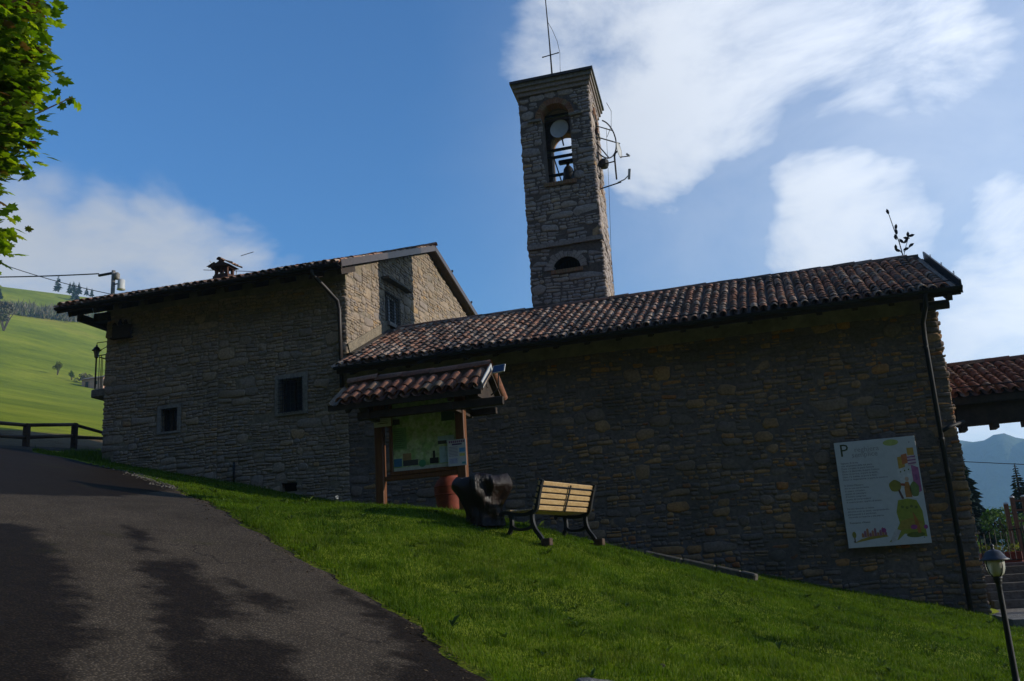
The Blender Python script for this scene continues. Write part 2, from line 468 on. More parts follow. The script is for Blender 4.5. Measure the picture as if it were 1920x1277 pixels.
M['bush_yellow'] = mat('spring_shrub_leaves', [(0, (.08, .10, .02)), (1, (.16, .17, .03))], .7, 4, .3, 0, tone='attr', trans=(.35, (1.4, 1.4, .7)))
M['bare'] = mat('bare_twigs', [(0, (.10, .085, .06)), (.6, (.14, .12, .08)), (1, (.13, .15, .06))], .9, 4, .3, 0, tone='attr')
M['grass'] = mat('grass_blades', [(0, (0.0237, 0.0533, 0.0026)), (0.45, (0.0592, 0.1118, 0.0043)), (0.8, (0.1035, 0.1591, 0.0069)), (1, (0.1479, 0.1634, 0.043))], .6, .5, .3, 0, tone='attr', spec=.12, trans=(.45, (1.4, 1.4, .5)))
M['weed'] = mat('weed_leaves', [(0, (.05, .09, .008)), (1, (.11, .15, .02))], .6, 2, .2, 0, tone='attr', spec=.15, trans=(.3, (1.3, 1.35, .6)))
M['puff'] = mat('dandelion_seed', (.5, .5, .48), .9, 9, .1, 0)
M['cloth_red'] = mat('pink_hut_wall', [(.3, (.36, .20, .14)), (.7, (.46, .28, .20))], .9, .8, .2, .2, 4)


def flat(name, c, rough=.6):
    if name not in M:
        m = bpy.data.materials.new(name); m.use_nodes = True
        nt = m.node_tree
        b = nt.nodes['Principled BSDF']; b.inputs['Roughness'].default_value = rough
        b.inputs['Specular IOR Level'].default_value = .25
        n = nt.nodes.new('ShaderNodeTexNoise'); n.inputs['Scale'].default_value = 14
        g = nt.nodes.new('ShaderNodeNewGeometry'); nt.links.new(g.outputs['Position'], n.inputs['Vector'])
        r = nt.nodes.new('ShaderNodeMapRange'); r.inputs['From Min'].default_value = .3; r.inputs['From Max'].default_value = .7
        r.inputs['To Min'].default_value = .85; r.inputs['To Max'].default_value = 1.12
        nt.links.new(n.outputs['Fac'], r.inputs['Value'])
        x = nt.nodes.new('ShaderNodeMix'); x.data_type = 'RGBA'; x.blend_type = 'MULTIPLY'; x.inputs['Factor'].default_value = 1
        x.inputs['A'].default_value = (*c, 1); nt.links.new(r.outputs[0], x.inputs['B'])
        nt.links.new(x.outputs['Result'], b.inputs['Base Color'])
        M[name] = m
    return M[name]


# ------------------------------------------------------------------ terrain
def sstep(a, b, x):
    t = np.clip((x - a) / (b - a), 0, 1)
    return t * t * (3 - 2 * t)


def T(x, y):
    """height of the ground"""
    x = np.asarray(x, float); y = np.asarray(y, float)
    d = np.hypot(x, y); az = np.degrees(np.arctan2(-x, y))
    w = sstep(-2, 22, az) * (1 - sstep(125, 165, az))
    z = -1.6 + .062 * np.clip(y, -40, 900) - .24 * np.clip(x, -1200, 60)
    z = z + .64 * np.exp(-((x + 4.8) / 4.) ** 2 - ((y - 14.4) / 3.6) ** 2)
    up = .00027 * np.clip(d - 100, 0, 470) ** 2
    up = up + .012 * np.clip(d - 120, 0, 600) * np.sin(x * .013 + y * .021) * np.sin(y * .011 - x * .017 + 1)
    z = z + w * (up - .42 * np.clip(d - 570, 0, 1500))
    z = z - (1 - w) * (.32 * np.clip(d - 48, 0, 420)) * (1 - sstep(60, 110, np.abs(az)))
    z = z + .95 * np.clip(-y - 10, 0, 75)             # unseen steep bank added behind the camera to block sky light
    return np.maximum(z, -260.)


def t1(x, y): return float(T(x, y))


# edge between asphalt and lawn: x as a function of y
EDGE_Y = np.array([-12, -5, 0, 3, 5, 6.85, 8.09, 8.91, 9.31, 10.13, 11.31, 13.15, 17.21, 19.09, 19.99, 20.4, 22])
EDGE_X = np.array([1.6, .9, .3, -.45, -1.2, -2.18, -3.13, -3.99, -4.52, -5.45, -6.78, -8.53, -11.98, -14.67, -17.09, -18.6, -19.3])


def edge_x(y):
    y = np.asarray(y, float)
    return np.interp(y, EDGE_Y, EDGE_X) + .07 * np.sin(y * 3.1) * np.sin(y * 1.7 + 1) + .04 * np.sin(y * 9.3)


def wob(x, y, s, seed=0):
    """cheap smooth noise in -1..1"""
    a = np.sin(x * s * 1.0 + seed * 1.7 + 1.3 * np.sin(y * s * .7 + seed)) * np.sin(y * s * 1.13 + seed * 2.9 + 1.1 * np.sin(x * s * .9 + 2 * seed))
    b = np.sin(x * s * 2.3 + 3.1 + seed) * np.sin(y * s * 2.1 + seed * 1.3 + np.sin(x * s * 1.9))
    return .65 * a + .35 * b


FENCE_A, FENCE_B = (-19.4, 19.7), (-20.3, 24.2)


def graded(lo, hi, step, far, n):
    g = np.arange(lo, hi + 1e-6, step)
    e = np.geomspace(step * 1.4, far, n)
    return np.concatenate([(lo - e)[::-1], g, hi + e])


def build_ground():
    gx = graded(-36, 12, .3, 3900, 44)
    gy = graded(-6, 44, .3, 3900, 44)
    X, Y = np.meshgrid(gx, gy)
    Z = T(X, Y)
    near = np.exp(-(np.hypot(X + 6, Y - 14) / 40) ** 2)
    Z = Z + near * (.03 * wob(X, Y, 1.1, 1) + .012 * wob(X, Y, 4.3, 2))
    # keep the soil below the asphalt
    road = (X < edge_x(Y)) & (Y < 26) & (Y > -20) & (X > -30)
    Z = np.where(road, T(X, Y) - .06, Z)
    # cut bank beyond the fence
    u = -(X + 19.4 + .2 * (Y - 19.7))                                       # metres beyond the fence line, uphill
    bank = sstep(.5, 2.2, u) * (1 - sstep(5, 9, u)) * (X < -17) * (Y > 12) * (Y < 60)
    Z = Z + .0 * bank
    dirt = sstep(.2, .8, u) * (1 - sstep(4.2, 7.0, u)) * ((X < -16.5) & (Y > 10) & (Y < 60))
    dirt = np.maximum(dirt, sstep(-9, -11, Y) * (np.hypot(X, Y) < 260))     # soil tone on the added bank, cuts light bouncing to the facade
    V = np.stack([X.ravel(), Y.ravel(), Z.ravel()], 1)
    nx, ny = len(gx), len(gy)
    i, j = np.meshgrid(np.arange(nx - 1), np.arange(ny - 1))
    a = (j * nx + i).ravel()
    Q = np.stack([a, a + 1, a + nx + 1, a + nx], 1)
    o = np_mesh('ground', V, None, ground_mat(), dirt.ravel(), True, Q)
    link(o); tag(o, kind='structure')


def ground_mat():
    m = bpy.data.materials.new('meadow_ground'); m.use_nodes = True
    nt = m.node_tree; N, L = nt.nodes, nt.links
    b = N['Principled BSDF']; b.inputs['Roughness'].default_value = .95; b.inputs['Specular IOR Level'].default_value = .1
    g = N.new('ShaderNodeNewGeometry')

    def noise(s, d=5, r=.6, v=g.outputs['Position']):
        n = N.new('ShaderNodeTexNoise'); n.inputs['Scale'].default_value = s; n.inputs['Detail'].default_value = d
        n.inputs['Roughness'].default_value = r; L.new(v, n.inputs['Vector']); return n.outputs['Fac']

    def ramp(fac, els):
        c = N.new('ShaderNodeValToRGB'); e = c.color_ramp.elements
        while len(e) < len(els): e.new(.5)
        for k, (p, col) in zip(e, els): k.position = p; k.color = (*col, 1)
        L.new(fac, c.inputs[0]); return c.outputs['Color']

    def mix(f, a, c, bt='MIX'):
        x = N.new('ShaderNodeMix'); x.data_type = 'RGBA'; x.blend_type = bt
        if isinstance(f, float): x.inputs['Factor'].default_value = f
        else: L.new(f, x.inputs['Factor'])
        L.new(a, x.inputs['A']); L.new(c, x.inputs['B']); return x.outputs['Result']
    mp = N.new('ShaderNodeMapping'); mp.inputs['Scale'].default_value = (.6, 1.3, 1.6); mp.inputs['Rotation'].default_value = (0, 0, .6)
    L.new(g.outputs['Position'], mp.inputs['Vector'])
    big = ramp(noise(.022, 7, .6, mp.outputs[0]), [(.30, (.115, .150, .008)), (.48, (.19, .225, .013)), (.60, (.25, .265, .02)), (.75, (.27, .24, .04))])
    fine = ramp(noise(1.3, 6, .7), [(.3, (.75, .75, .75)), (.7, (1.15, 1.15, 1.15))])
    mid = ramp(noise(.11, 9, .74, mp.outputs[0]), [(.3, (.60, .66, .55)), (.52, (1.0, 1.0, 1.0)), (.7, (1.25, 1.18, 1.2))])
    grass = mix(1.0, mix(1.0, big, fine, 'MULTIPLY'), mid, 'MULTIPLY')
    soil = ramp(noise(4.0, 6), [(.3, (.050, .030, .010)), (.7, (.110, .070, .026))])
    peb = ramp(noise(9.0, 3), [(.35, (.12, .08, .04)), (.7, (.26, .19, .11))])
    dirtc = mix(noise(.9), soil, peb)
    at = N.new('ShaderNodeAttribute'); at.attribute_name = 'tone'
    dn = N.new('ShaderNodeMath'); dn.operation = 'MULTIPLY_ADD'; L.new(noise(1.6), dn.inputs[0]); dn.inputs[1].default_value = .8
    sb = N.new('ShaderNodeMath'); sb.operation = 'SUBTRACT'; L.new(at.outputs['Fac'], sb.inputs[0]); sb.inputs[1].default_value = .4
    L.new(sb.outputs[0], dn.inputs[2])
    sm = N.new('ShaderNodeMapRange'); sm.inputs['From Min'].default_value = .35; sm.inputs['From Max'].default_value = .65
    L.new(dn.outputs[0], sm.inputs['Value'])
    L.new(mix(sm.outputs[0], grass, dirtc), b.inputs['Base Color'])
    bp = N.new('ShaderNodeBump'); bp.inputs['Strength'].default_value = .7; bp.inputs['Distance'].default_value = .15
    L.new(noise(3.0, 7, .75), bp.inputs['Height']); L.new(bp.outputs[0], b.inputs['Normal'])
    return m


build_ground()


def asphalt_mat():
    m = bpy.data.materials.new('old_asphalt'); m.use_nodes = True
    nt = m.node_tree; N, L = nt.nodes, nt.links
    b = N['Principled BSDF']
    g = N.new('ShaderNodeNewGeometry'); P = g.outputs['Position']

    def noise(s, d=5, r=.6, v=P):
        n = N.new('ShaderNodeTexNoise'); n.inputs['Scale'].default_value = s; n.inputs['Detail'].default_value = d
        n.inputs['Roughness'].default_value = r; L.new(v, n.inputs['Vector']); return n

    def ramp(fac, els):
        c = N.new('ShaderNodeValToRGB'); e = c.color_ramp.elements
        while len(e) < len(els): e.new(.5)
        for k, (p, col) in zip(e, els): k.position = p; k.color = (*col, 1)
        L.new(fac, c.inputs[0]); return c.outputs['Color']

    def mth(op, a, c, clamp=False):
        x = N.new('ShaderNodeMath'); x.operation = op; x.use_clamp = clamp
        for i, v in enumerate((a, c)):
            if isinstance(v, (int, float)): x.inputs[i].default_value = v
            else: L.new(v, x.inputs[i])
        return x.outputs[0]

    def mix(f, a, c, bt='MIX'):
        x = N.new('ShaderNodeMix'); x.data_type = 'RGBA'; x.blend_type = bt
        if isinstance(f, float): x.inputs['Factor'].default_value = f
        else: L.new(f, x.inputs['Factor'])
        for s, v in (('A', a), ('B', c)):
            if isinstance(v, tuple): x.inputs[s].default_value = (*v, 1)
            else: L.new(v, x.inputs[s])
        return x.outputs['Result']
    at = N.new('ShaderNodeAttribute'); at.attribute_name = 'tone'
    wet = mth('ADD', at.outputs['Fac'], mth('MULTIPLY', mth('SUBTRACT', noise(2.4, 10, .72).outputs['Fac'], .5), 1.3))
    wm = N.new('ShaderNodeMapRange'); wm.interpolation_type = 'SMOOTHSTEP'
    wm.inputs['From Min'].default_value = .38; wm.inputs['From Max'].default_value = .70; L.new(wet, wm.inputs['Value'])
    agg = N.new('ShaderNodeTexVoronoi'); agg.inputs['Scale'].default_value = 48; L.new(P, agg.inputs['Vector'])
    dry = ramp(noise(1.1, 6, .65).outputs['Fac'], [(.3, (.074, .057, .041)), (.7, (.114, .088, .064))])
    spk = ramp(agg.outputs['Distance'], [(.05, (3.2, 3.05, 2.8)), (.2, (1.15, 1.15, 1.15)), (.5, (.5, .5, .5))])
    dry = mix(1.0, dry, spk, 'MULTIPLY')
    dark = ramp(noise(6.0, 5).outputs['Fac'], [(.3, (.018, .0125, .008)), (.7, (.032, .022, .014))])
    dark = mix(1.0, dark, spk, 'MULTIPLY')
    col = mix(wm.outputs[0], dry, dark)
    # fine cracks
    dist = noise(.9, 4, .6)
    wv = N.new('ShaderNodeVectorMath'); wv.operation = 'MULTIPLY_ADD'
    L.new(dist.outputs['Color'], wv.inputs[0]); wv.inputs[1].default_value = (1.4, 1.4, 0); L.new(P, wv.inputs[2])
    vo = N.new('ShaderNodeTexVoronoi'); vo.feature = 'DISTANCE_TO_EDGE'; vo.inputs['Scale'].default_value = .33
    L.new(wv.outputs[0], vo.inputs['Vector'])
    cr = N.new('ShaderNodeMapRange'); cr.inputs['From Min'].default_value = .002; cr.inputs['From Max'].default_value = .006
    cr.inputs['To Min'].default_value = .7; cr.inputs['To Max'].default_value = 0; L.new(vo.outputs['Distance'], cr.inputs['Value'])
    gate = N.new('ShaderNodeMapRange'); gate.inputs['From Min'].default_value = .48; gate.inputs['From Max'].default_value = .56
    L.new(noise(.55, 2).outputs['Fac'], gate.inputs['Value'])
    col = mix(mth('MULTIPLY', cr.outputs[0], gate.outputs[0]), col, (.015, .012, .010))
    # moss
    ms = N.new('ShaderNodeMapRange'); ms.inputs['From Min'].default_value = .60; ms.inputs['From Max'].default_value = .75
    ms.inputs['To Max'].default_value = .55; L.new(noise(.8, 7, .75).outputs['Fac'], ms.inputs['Value'])
    col = mix(ms.outputs[0], col, (.035, .035, .008))
    L.new(col, b.inputs['Base Color'])
    rg = N.new('ShaderNodeMapRange'); rg.inputs['To Min'].default_value = .92; rg.inputs['To Max'].default_value = .75
    L.new(wm.outputs[0], rg.inputs['Value']); L.new(rg.outputs[0], b.inputs['Roughness'])
    b.inputs['Specular IOR Level'].default_value = .05
    bp = N.new('ShaderNodeBump'); bp.inputs['Strength'].default_value = .5; bp.inputs['Distance'].default_value = .006
    L.new(agg.outputs['Distance'], bp.inputs['Height']); L.new(bp.outputs[0], b.inputs['Normal'])
    return m


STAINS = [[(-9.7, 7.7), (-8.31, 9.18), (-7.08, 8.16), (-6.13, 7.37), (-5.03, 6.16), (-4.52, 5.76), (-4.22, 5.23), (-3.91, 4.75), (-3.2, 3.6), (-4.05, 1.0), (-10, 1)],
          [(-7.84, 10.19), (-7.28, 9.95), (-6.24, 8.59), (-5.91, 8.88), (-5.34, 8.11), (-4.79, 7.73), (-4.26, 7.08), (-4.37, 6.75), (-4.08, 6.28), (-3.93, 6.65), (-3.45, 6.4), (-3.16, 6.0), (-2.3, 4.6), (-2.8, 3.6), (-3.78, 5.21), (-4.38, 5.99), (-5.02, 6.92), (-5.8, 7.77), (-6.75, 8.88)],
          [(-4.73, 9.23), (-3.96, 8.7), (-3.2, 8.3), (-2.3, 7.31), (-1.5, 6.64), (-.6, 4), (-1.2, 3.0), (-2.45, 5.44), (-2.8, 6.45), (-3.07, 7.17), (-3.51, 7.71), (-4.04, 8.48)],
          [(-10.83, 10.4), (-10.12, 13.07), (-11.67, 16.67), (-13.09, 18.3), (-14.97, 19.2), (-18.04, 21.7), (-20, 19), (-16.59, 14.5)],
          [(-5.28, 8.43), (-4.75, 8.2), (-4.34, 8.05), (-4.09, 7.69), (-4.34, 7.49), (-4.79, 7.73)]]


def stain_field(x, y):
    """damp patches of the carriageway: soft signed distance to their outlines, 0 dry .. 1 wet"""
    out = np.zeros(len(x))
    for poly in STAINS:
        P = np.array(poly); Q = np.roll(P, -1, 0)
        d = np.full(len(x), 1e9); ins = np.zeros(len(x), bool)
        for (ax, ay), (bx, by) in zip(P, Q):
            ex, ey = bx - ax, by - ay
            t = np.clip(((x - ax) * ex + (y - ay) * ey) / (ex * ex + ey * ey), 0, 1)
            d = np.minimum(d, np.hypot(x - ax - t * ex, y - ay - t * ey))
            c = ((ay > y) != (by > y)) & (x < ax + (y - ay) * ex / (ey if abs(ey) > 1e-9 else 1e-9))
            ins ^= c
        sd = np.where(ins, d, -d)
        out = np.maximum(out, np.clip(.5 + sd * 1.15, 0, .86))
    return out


def build_road():
    ys = np.arange(-14, 25.6, .12)
    nx = 190
    V = []
    for y in ys:
        xr = float(edge_x(y)) + .03 * math.sin(y * 23)
        xl = -7.6 - max(0, y - 5) * 1.05
        if y > 20: xr = min(xr, -18.3 - (y - 20.0) * .25)
        # beyond the fence line the asphalt stops
        fx = FENCE_A[0] + (y - FENCE_A[1]) * (FENCE_B[0] - FENCE_A[0]) / (FENCE_B[1] - FENCE_A[1])
        xl = max(xl, fx - .1) if y > 15 else xl
        xl = min(xl, xr - .05)
        t = np.linspace(0, 1, nx) ** 1.0
        x = xr + (xl - xr) * t
        z = T(x, np.full(nx, y)) + .004 + .012 * wob(x, y, .8, 5)
        z = z - .035 * np.exp(-(t * abs(xl - xr) / .12) ** 2)
        for k in range(nx): V.append((x[k], y, z[k]))
    V = np.array(V)
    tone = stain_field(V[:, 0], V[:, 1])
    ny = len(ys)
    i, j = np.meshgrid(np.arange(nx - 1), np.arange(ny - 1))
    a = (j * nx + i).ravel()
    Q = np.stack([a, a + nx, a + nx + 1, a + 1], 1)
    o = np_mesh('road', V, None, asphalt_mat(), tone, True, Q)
    link(o); tag(o, kind='structure')


build_road()

# ------------------------------------------------------------------ rubble masonry
def rubble_cells(u0, u1, v0, v1, r, band=(.26, .46), big=1.0):
    out = []

    def split(a, b, c, d, dep):
        w, h = b - a, d - c
        if h < .06 * big or w < .09 * big: out.append((a, b, c, d)); return
        ar = w / h
        if ar > 4.6 or (ar > 2.6 and r.random() < .75):
            k = a + w * r.uniform(.3, .7); split(a, k, c, d, dep + 1); split(k, b, c, d, dep + 1); return
        if h > .26 * big or (h > .12 * big and r.random() < (.84 if ar < 2.2 else .66)):
            k = c + h * r.uniform(.32, .68); split(a, b, c, k, dep + 1); split(a, b, k, d, dep + 1); return
        out.append((a, b, c, d))
    v = v0 - r.uniform(0, .2)
    while v < v1:
        bh = r.uniform(*band) * big * .85
        u = u0
        while u < u1 - .02:
            bw = r.uniform(.25, .95) * big
            if u + bw > u1 - .22: bw = u1 - u
            if r.random() < .10 and bh < .40:
                bw = min(bw, bh * r.uniform(1.1, 2.0)); out.append((u, u + bw, v, v + bh))
            else: split(u, u + bw, v, v + bh, 0)
            u += bw
        v += bh
    return out


def stone_geo(a, b, c, d, r, fn, proud, gap, warp, over=(0, 0)):
    """one irregular block: outline ring in the mortar, rounded shoulder, face"""
    w, h = b - a, d - c
    a2, b2, c2, d2 = a + gap - over[0], b - gap + over[1], c + gap, d - gap
    if b2 - a2 < .03 or d2 - c2 < .025: return None
    w, h = b2 - a2, d2 - c2
    j = min(w, h) * .22
    q = min(w, h) * .24
    pts = [(a2 + q * r.uniform(.4, 1.6), c2), (a2 + w * r.uniform(.4, .6), c2 - j * r.uniform(-.2, .5)), (b2 - q * r.uniform(.4, 1.6), c2),
           (b2, c2 + q * r.uniform(.4, 1.5)), (b2, d2 - q * r.uniform(.4, 1.5)),
           (b2 - q * r.uniform(.4, 1.6), d2), (a2 + w * r.uniform(.4, .6), d2 + j * r.uniform(-.3, .4)), (a2 + q * r.uniform(.4, 1.6), d2),
           (a2, d2 - q * r.uniform(.4, 1.5)), (a2, c2 + q * r.uniform(.4, 1.5))]
    cu, cv = (a2 + b2) / 2, (c2 + d2) / 2
    P = []
    for (u, v) in pts:
        u += r.uniform(-j, j) * .5; v += r.uniform(-j, j) * .5
        P.append((u, v))
    tu, tv = r.uniform(-.06, .06), r.uniform(-.10, .06)
    n = len(P)
    V = []
    sh = min(.028, min(w, h) * .22)
    for lev in range(3):
        for (u, v) in P:
            if lev == 2:
                uu = u + (cu - u) * min(.45, sh / max(abs(cu - u), .02) * 1.0 if abs(cu - u) > 1e-4 else 0) * (1 if abs(u - cu) > w * .2 else .25)
                vv = v + (cv - v) * min(.45, sh / max(abs(cv - v), .02))
            else: uu, vv = u, v
            du, dv = warp(uu, vv)
            ww = (-.05, proud - .35 * sh - .004, proud)[lev]
            if lev: ww += (uu - cu) * tu + (vv - cv) * tv + r.uniform(-.004, .004)
            V.append(fn(uu + du, vv + dv, ww))
    F = []
    for lev in range(2):
        for i in range(n):
            k = (i + 1) % n
            F.append((lev * n + i, lev * n + k, (lev + 1) * n + k, (lev + 1) * n + i))
    F.append(tuple(range(2 * n, 3 * n)))
    return V, F


def rubble_face(fn, u0, u1, v0, v1, seed, holes=(), inside=None, low=None, gap=(.003, .009), proud=(.004, .034), tone=None, big=1.0,
                over=(0., 0.), band=(.20, .38), drop=.03):
    """returns list of (area, verts, faces, tone)"""
    r = random.Random(seed)
    ph = [r.uniform(0, 6.28) for _ in range(8)]

    def warp(u, v):
        du = .022 * math.sin(v * 3.1 + ph[0] + 1.5 * math.sin(u * 1.3 + ph[1]))
        dv = .026 * math.sin(u * .9 + ph[2] + 1.3 * math.sin(v * 1.1 + ph[3])) + .012 * math.sin(u * 4.7 + ph[4] + 2 * math.sin(v * 3.7 + ph[5]))
        k = min(1, max(0, (u - u0) / .3), max(0, (u1 - u) / .3))
        return du * k, dv
    out = []
    for (a, b, c, d) in rubble_cells(u0, u1, v0, v1, r, band, big):
        cu, cv = (a + b) / 2, (c + d) / 2
        if cv > v1: continue
        d = min(d, v1 + .02)
        skip = False
        for (ha, hb, hc, hd) in holes:
            if b > ha and a < hb and d > hc and c < hd:
                pen = [(b - ha, 0), (hb - a, 1), (d - hc, 2), (hd - c, 3)]
                p, k = min(pen)
                if k == 0: b = ha
                elif k == 1: a = hb
                elif k == 2: d = hc
                else: c = hd
                if b - a < .06 or d - c < .05: skip = True
        if skip: continue
        if inside and not inside((a + b) / 2, (c + d) / 2, (b - a) / 2, (d - c) / 2): continue
        if low is not None and d < low((a + b) / 2): continue
        if r.random() < drop: continue
        oa = r.uniform(0, over[0]) if a <= u0 + .01 else 0
        ob = r.uniform(0, over[1]) if b >= u1 - .01 else 0
        g = stone_geo(a, b, c, d, r, fn, r.uniform(*proud), r.uniform(*gap), warp, (oa, ob))
        if g is None: continue
        tn = tone(r, cu, cv) if tone else r.random()
        out.append(((b - a) * (d - c), g[0], g[1], tn))
    return out


def place_stones(stones, wall, m, limit=300, name='stone'):
    """the largest stones become parts of their own, the rest one infill part"""
    stones.sort(key=lambda s: -s[0])
    for i, (ar, V, F, tn) in enumerate(stones[:limit]):
        b = MB(); b.add(V, F, max(tn, .001)); b.build(name, m, wall, True)
    if len(stones) > limit:
        b = MB()
        for ar, V, F, tn in stones[limit:]: b.add(V, F, max(tn, .001))
        b.build('small_stone_infill', m, wall, True, kind='stuff')


def panel_with_holes(b, fn, u0, u1, v0, v1, holes, w=0.0, tone=None):
    us = sorted({u0, u1, *[h[0] for h in holes], *[h[1] for h in holes]})
    vs = sorted({v0, v1, *[h[2] for h in holes], *[h[3] for h in holes]})
    for i in range(len(us) - 1):
        for j in range(len(vs) - 1):
            cu, cv = (us[i] + us[i + 1]) / 2, (vs[j] + vs[j + 1]) / 2
            if any(h[0] < cu < h[1] and h[2] < cv < h[3] for h in holes): continue
            b.add([fn(us[i], vs[j], w), fn(us[i + 1], vs[j], w), fn(us[i + 1], vs[j + 1], w), fn(us[i], vs[j + 1], w)], [(0, 1, 2, 3)], tone)


# ------------------------------------------------------------------ clay tiles
def tile_mesh(L=.44, r0=.092, r1=.074, th=.014, n=6):
    V, F = [], []
    for (y, r) in ((0, r0), (L, r1)):
        for k in range(n + 1):
            a = math.pi * k / n
            V.append((r * math.cos(a), y, r * .88 * math.sin(a)))
    for (y, r) in ((0, r0 - th), (L * .4, r0 - th - .004)):
        for k in range(n + 1):
            a = math.pi * k / n
            V.append((r * math.cos(a), y, r * .88 * math.sin(a)))
    m = n + 1
    for k in range(n):
        F.append((k, m + k, m + k + 1, k + 1))
        F.append((k, k + 1, 2 * m + k + 1, 2 * m + k))
        F.append((2 * m + k, 2 * m + k + 1, 3 * m + k + 1, 3 * m + k))
    return np.array(V), F


TV, TF = tile_mesh()
RV, RF = tile_mesh(.50, .118, .098, .016)
_tile_me = {}


def tile_data(m, ridge=False):
    key = (m.name, ridge)
    if key not in _tile_me:
        o = mesh_obj('ridge_tile' if ridge else 'roof_tile', RV if ridge else TV, RF if ridge else TF, m, None, True)
        _tile_me[key] = o.data
        bpy.data.objects.remove(o)
    return _tile_me[key]


def tile_field(parent, O, ex, es, W, L, m, n_obj, seed, pitch=.21, expo=.29, pick=None, skip=None, scale=1.0, sag=None, name='roof_tile', chan=True):
    """cover tiles in columns; nearest n_obj become objects, the rest one stuff part"""
    r = random.Random(seed)
    O, ex, es = Vector(O), Vector(ex).normalized(), Vector(es).normalized()
    en = ex.cross(es)
    cols = int(round(W / pitch)); pitch = W / cols
    rows = max(1, int(math.ceil(L / expo)))
    items = []
    for i in range(cols):
        jit = r.uniform(-.012, .012)
        off = r.uniform(-.03, .03)
        y = -.03 + off
        k = 0
        while y < L - .06:
            y = min(y, L - .42 * scale) if L > .6 else y
            p = O + ex * ((i + .5) * pitch + jit + r.uniform(-.01, .01)) + es * y + en * (.055 * scale + r.uniform(0, .012))
            if sag: p = p + Vector((0, 0, sag((i + .5) * pitch, y)))
            tilt = R_(3.0 + r.uniform(-1.2, 1.2)); yaw = R_(r.uniform(-2.5, 2.5))
            Mx = Matrix((ex, es, en)).transposed() @ Matrix.Rotation(-tilt, 3, 'X') @ Matrix.Rotation(yaw, 3, 'Z')
            s = scale * r.uniform(.95, 1.05)
            if not (skip and skip(p)): items.append((p, Mx, s, r.random()))
            if L > .6 and y >= L - .43 * scale: break
            y += expo * r.uniform(.72, 1.2)
            k += 1
    if pick: items.sort(key=pick)
    me = tile_data(m)
    for p, Mx, s, t in items[:n_obj]:
        o = bpy.data.objects.new(name, me); link(o, parent, p)
        o.rotation_euler = Mx.to_euler(); o.scale = (s, s, s)
    rest = items[n_obj:]
    if rest:
        b = MB()
        for p, Mx, s, t in rest:
            A = (np.array(Mx) @ (TV * s).T).T + np.array(p)
            b.add(A, TF, t + .001)
        b.build('roof_tiles_farther_up' if n_obj else 'roof_tiles', m, parent, True, kind='stuff')
    if chan:
        # the concave channels under and between the cover tiles
        b = MB()
        n = 5
        for i in range(cols + 1):
            c = O + ex * (i * pitch) + en * (.075 * scale)
            tn = r.random()
            st = max(2, rows)
            vv, ff = [], []
            for q in range(st + 1):
                yy = L * q / st - (.06 if q == 0 else 0)
                for k in range(n + 1):
                    a = math.pi * (1 + k / n)
                    pp = c + ex * (.088 * scale * math.cos(a)) + en * (.065 * scale * math.sin(a)) + es * yy
                    if sag: pp = pp + Vector((0, 0, sag(i * pitch, max(yy, 0))))
                    vv.append(pp)
            for q in range(st):
                for k in range(n):
                    ff.append((q * (n + 1) + k, q * (n + 1) + k + 1, (q + 1) * (n + 1) + k + 1, (q + 1) * (n + 1) + k))
            b.add(vv, ff, tn)
        b.build('channel_tiles', m, parent, True, kind='stuff')
    return items


def ridge_row(parent, A, B, m, seed, step=.40, scale=1.0, up=(0, 0, 1), name='ridge_tile', lift=.02):
    r = random.Random(seed)
    A, B = Vector(A), Vector(B)
    d = (B - A); n = max(1, int(round(d.length / step))); d.normalize()
    ex = d.cross(Vector(up)).normalized(); en = ex.cross(d)
    me = tile_data(m, True)
    for i in range(n):
        p = A + (B - A) * (i / n) + en * lift + Vector((0, 0, r.uniform(-.008, .008)))
        Mx = Matrix((ex, d, en)).transposed() @ Matrix.Rotation(R_(3.2 + r.uniform(-1, 1)), 3, 'X') @ Matrix.Rotation(R_(r.uniform(-2, 2)), 3, 'Z')
        o = bpy.data.objects.new(name, me); link(o, parent, p)
        o.rotation_euler = Mx.to_euler(); o.scale = (scale, scale * 1.02, scale)


def half_gutter(b, A, B, r=.07, n=8):
    A, B = Vector(A), Vector(B)
    d = (B - A).normalized(); s = d.cross(Vector((0, 0, 1))).normalized()
    V, F = [], []
    for P in (A, B):
        for rr in (r, r - .008):
            for k in range(n + 1):
                a = math.pi * (1 + k / n)
                V.append(P + s * (rr * math.cos(a)) + Vector((0, 0, rr * math.sin(a))))
    m = n + 1
    for k in range(n):
        F.append((k, k + 1, 2 * m + k + 1, 2 * m + k))
        F.append((m + k, 3 * m + k, 3 * m + k + 1, m + k + 1))
        F.append((k, m + k, m + k + 1, k + 1)); F.append((2 * m + k, 2 * m + k + 1, 3 * m + k + 1, 3 * m + k))
    for e in (0, n):
        F.append((e, 2 * m + e, 3 * m + e, m + e))
    b.add(V, F)


def grille(parent, fn, u0, u1, v0, v1, w, nv, nh, rad=.008, name='grille'):
    b = MB()
    for i in range(nv + 1):
        u = u0 + (u1 - u0) * i / nv
        b.tube([fn(u, v0 - .03, w), fn(u, v1 + .03, w)], rad, 6)
    for j in range(nh + 1):
        v = v0 + (v1 - v0) * j / nh
        b.tube([fn(u0 - .03, v, w + .012), fn(u1 + .03, v, w + .012)], rad, 6)
    return b.build(name, M['iron'], parent)


# ================================================================== chapel
CX0, CX1, FY, BY = -9.95, 3.42, 21.0, 27.2
EAVE_Y, EAVE_Z, RIDGE_Y, RIDGE_Z = 20.28, 5.28, 24.0, 7.06


def front(u, v, w): return (u, FY - w, v)


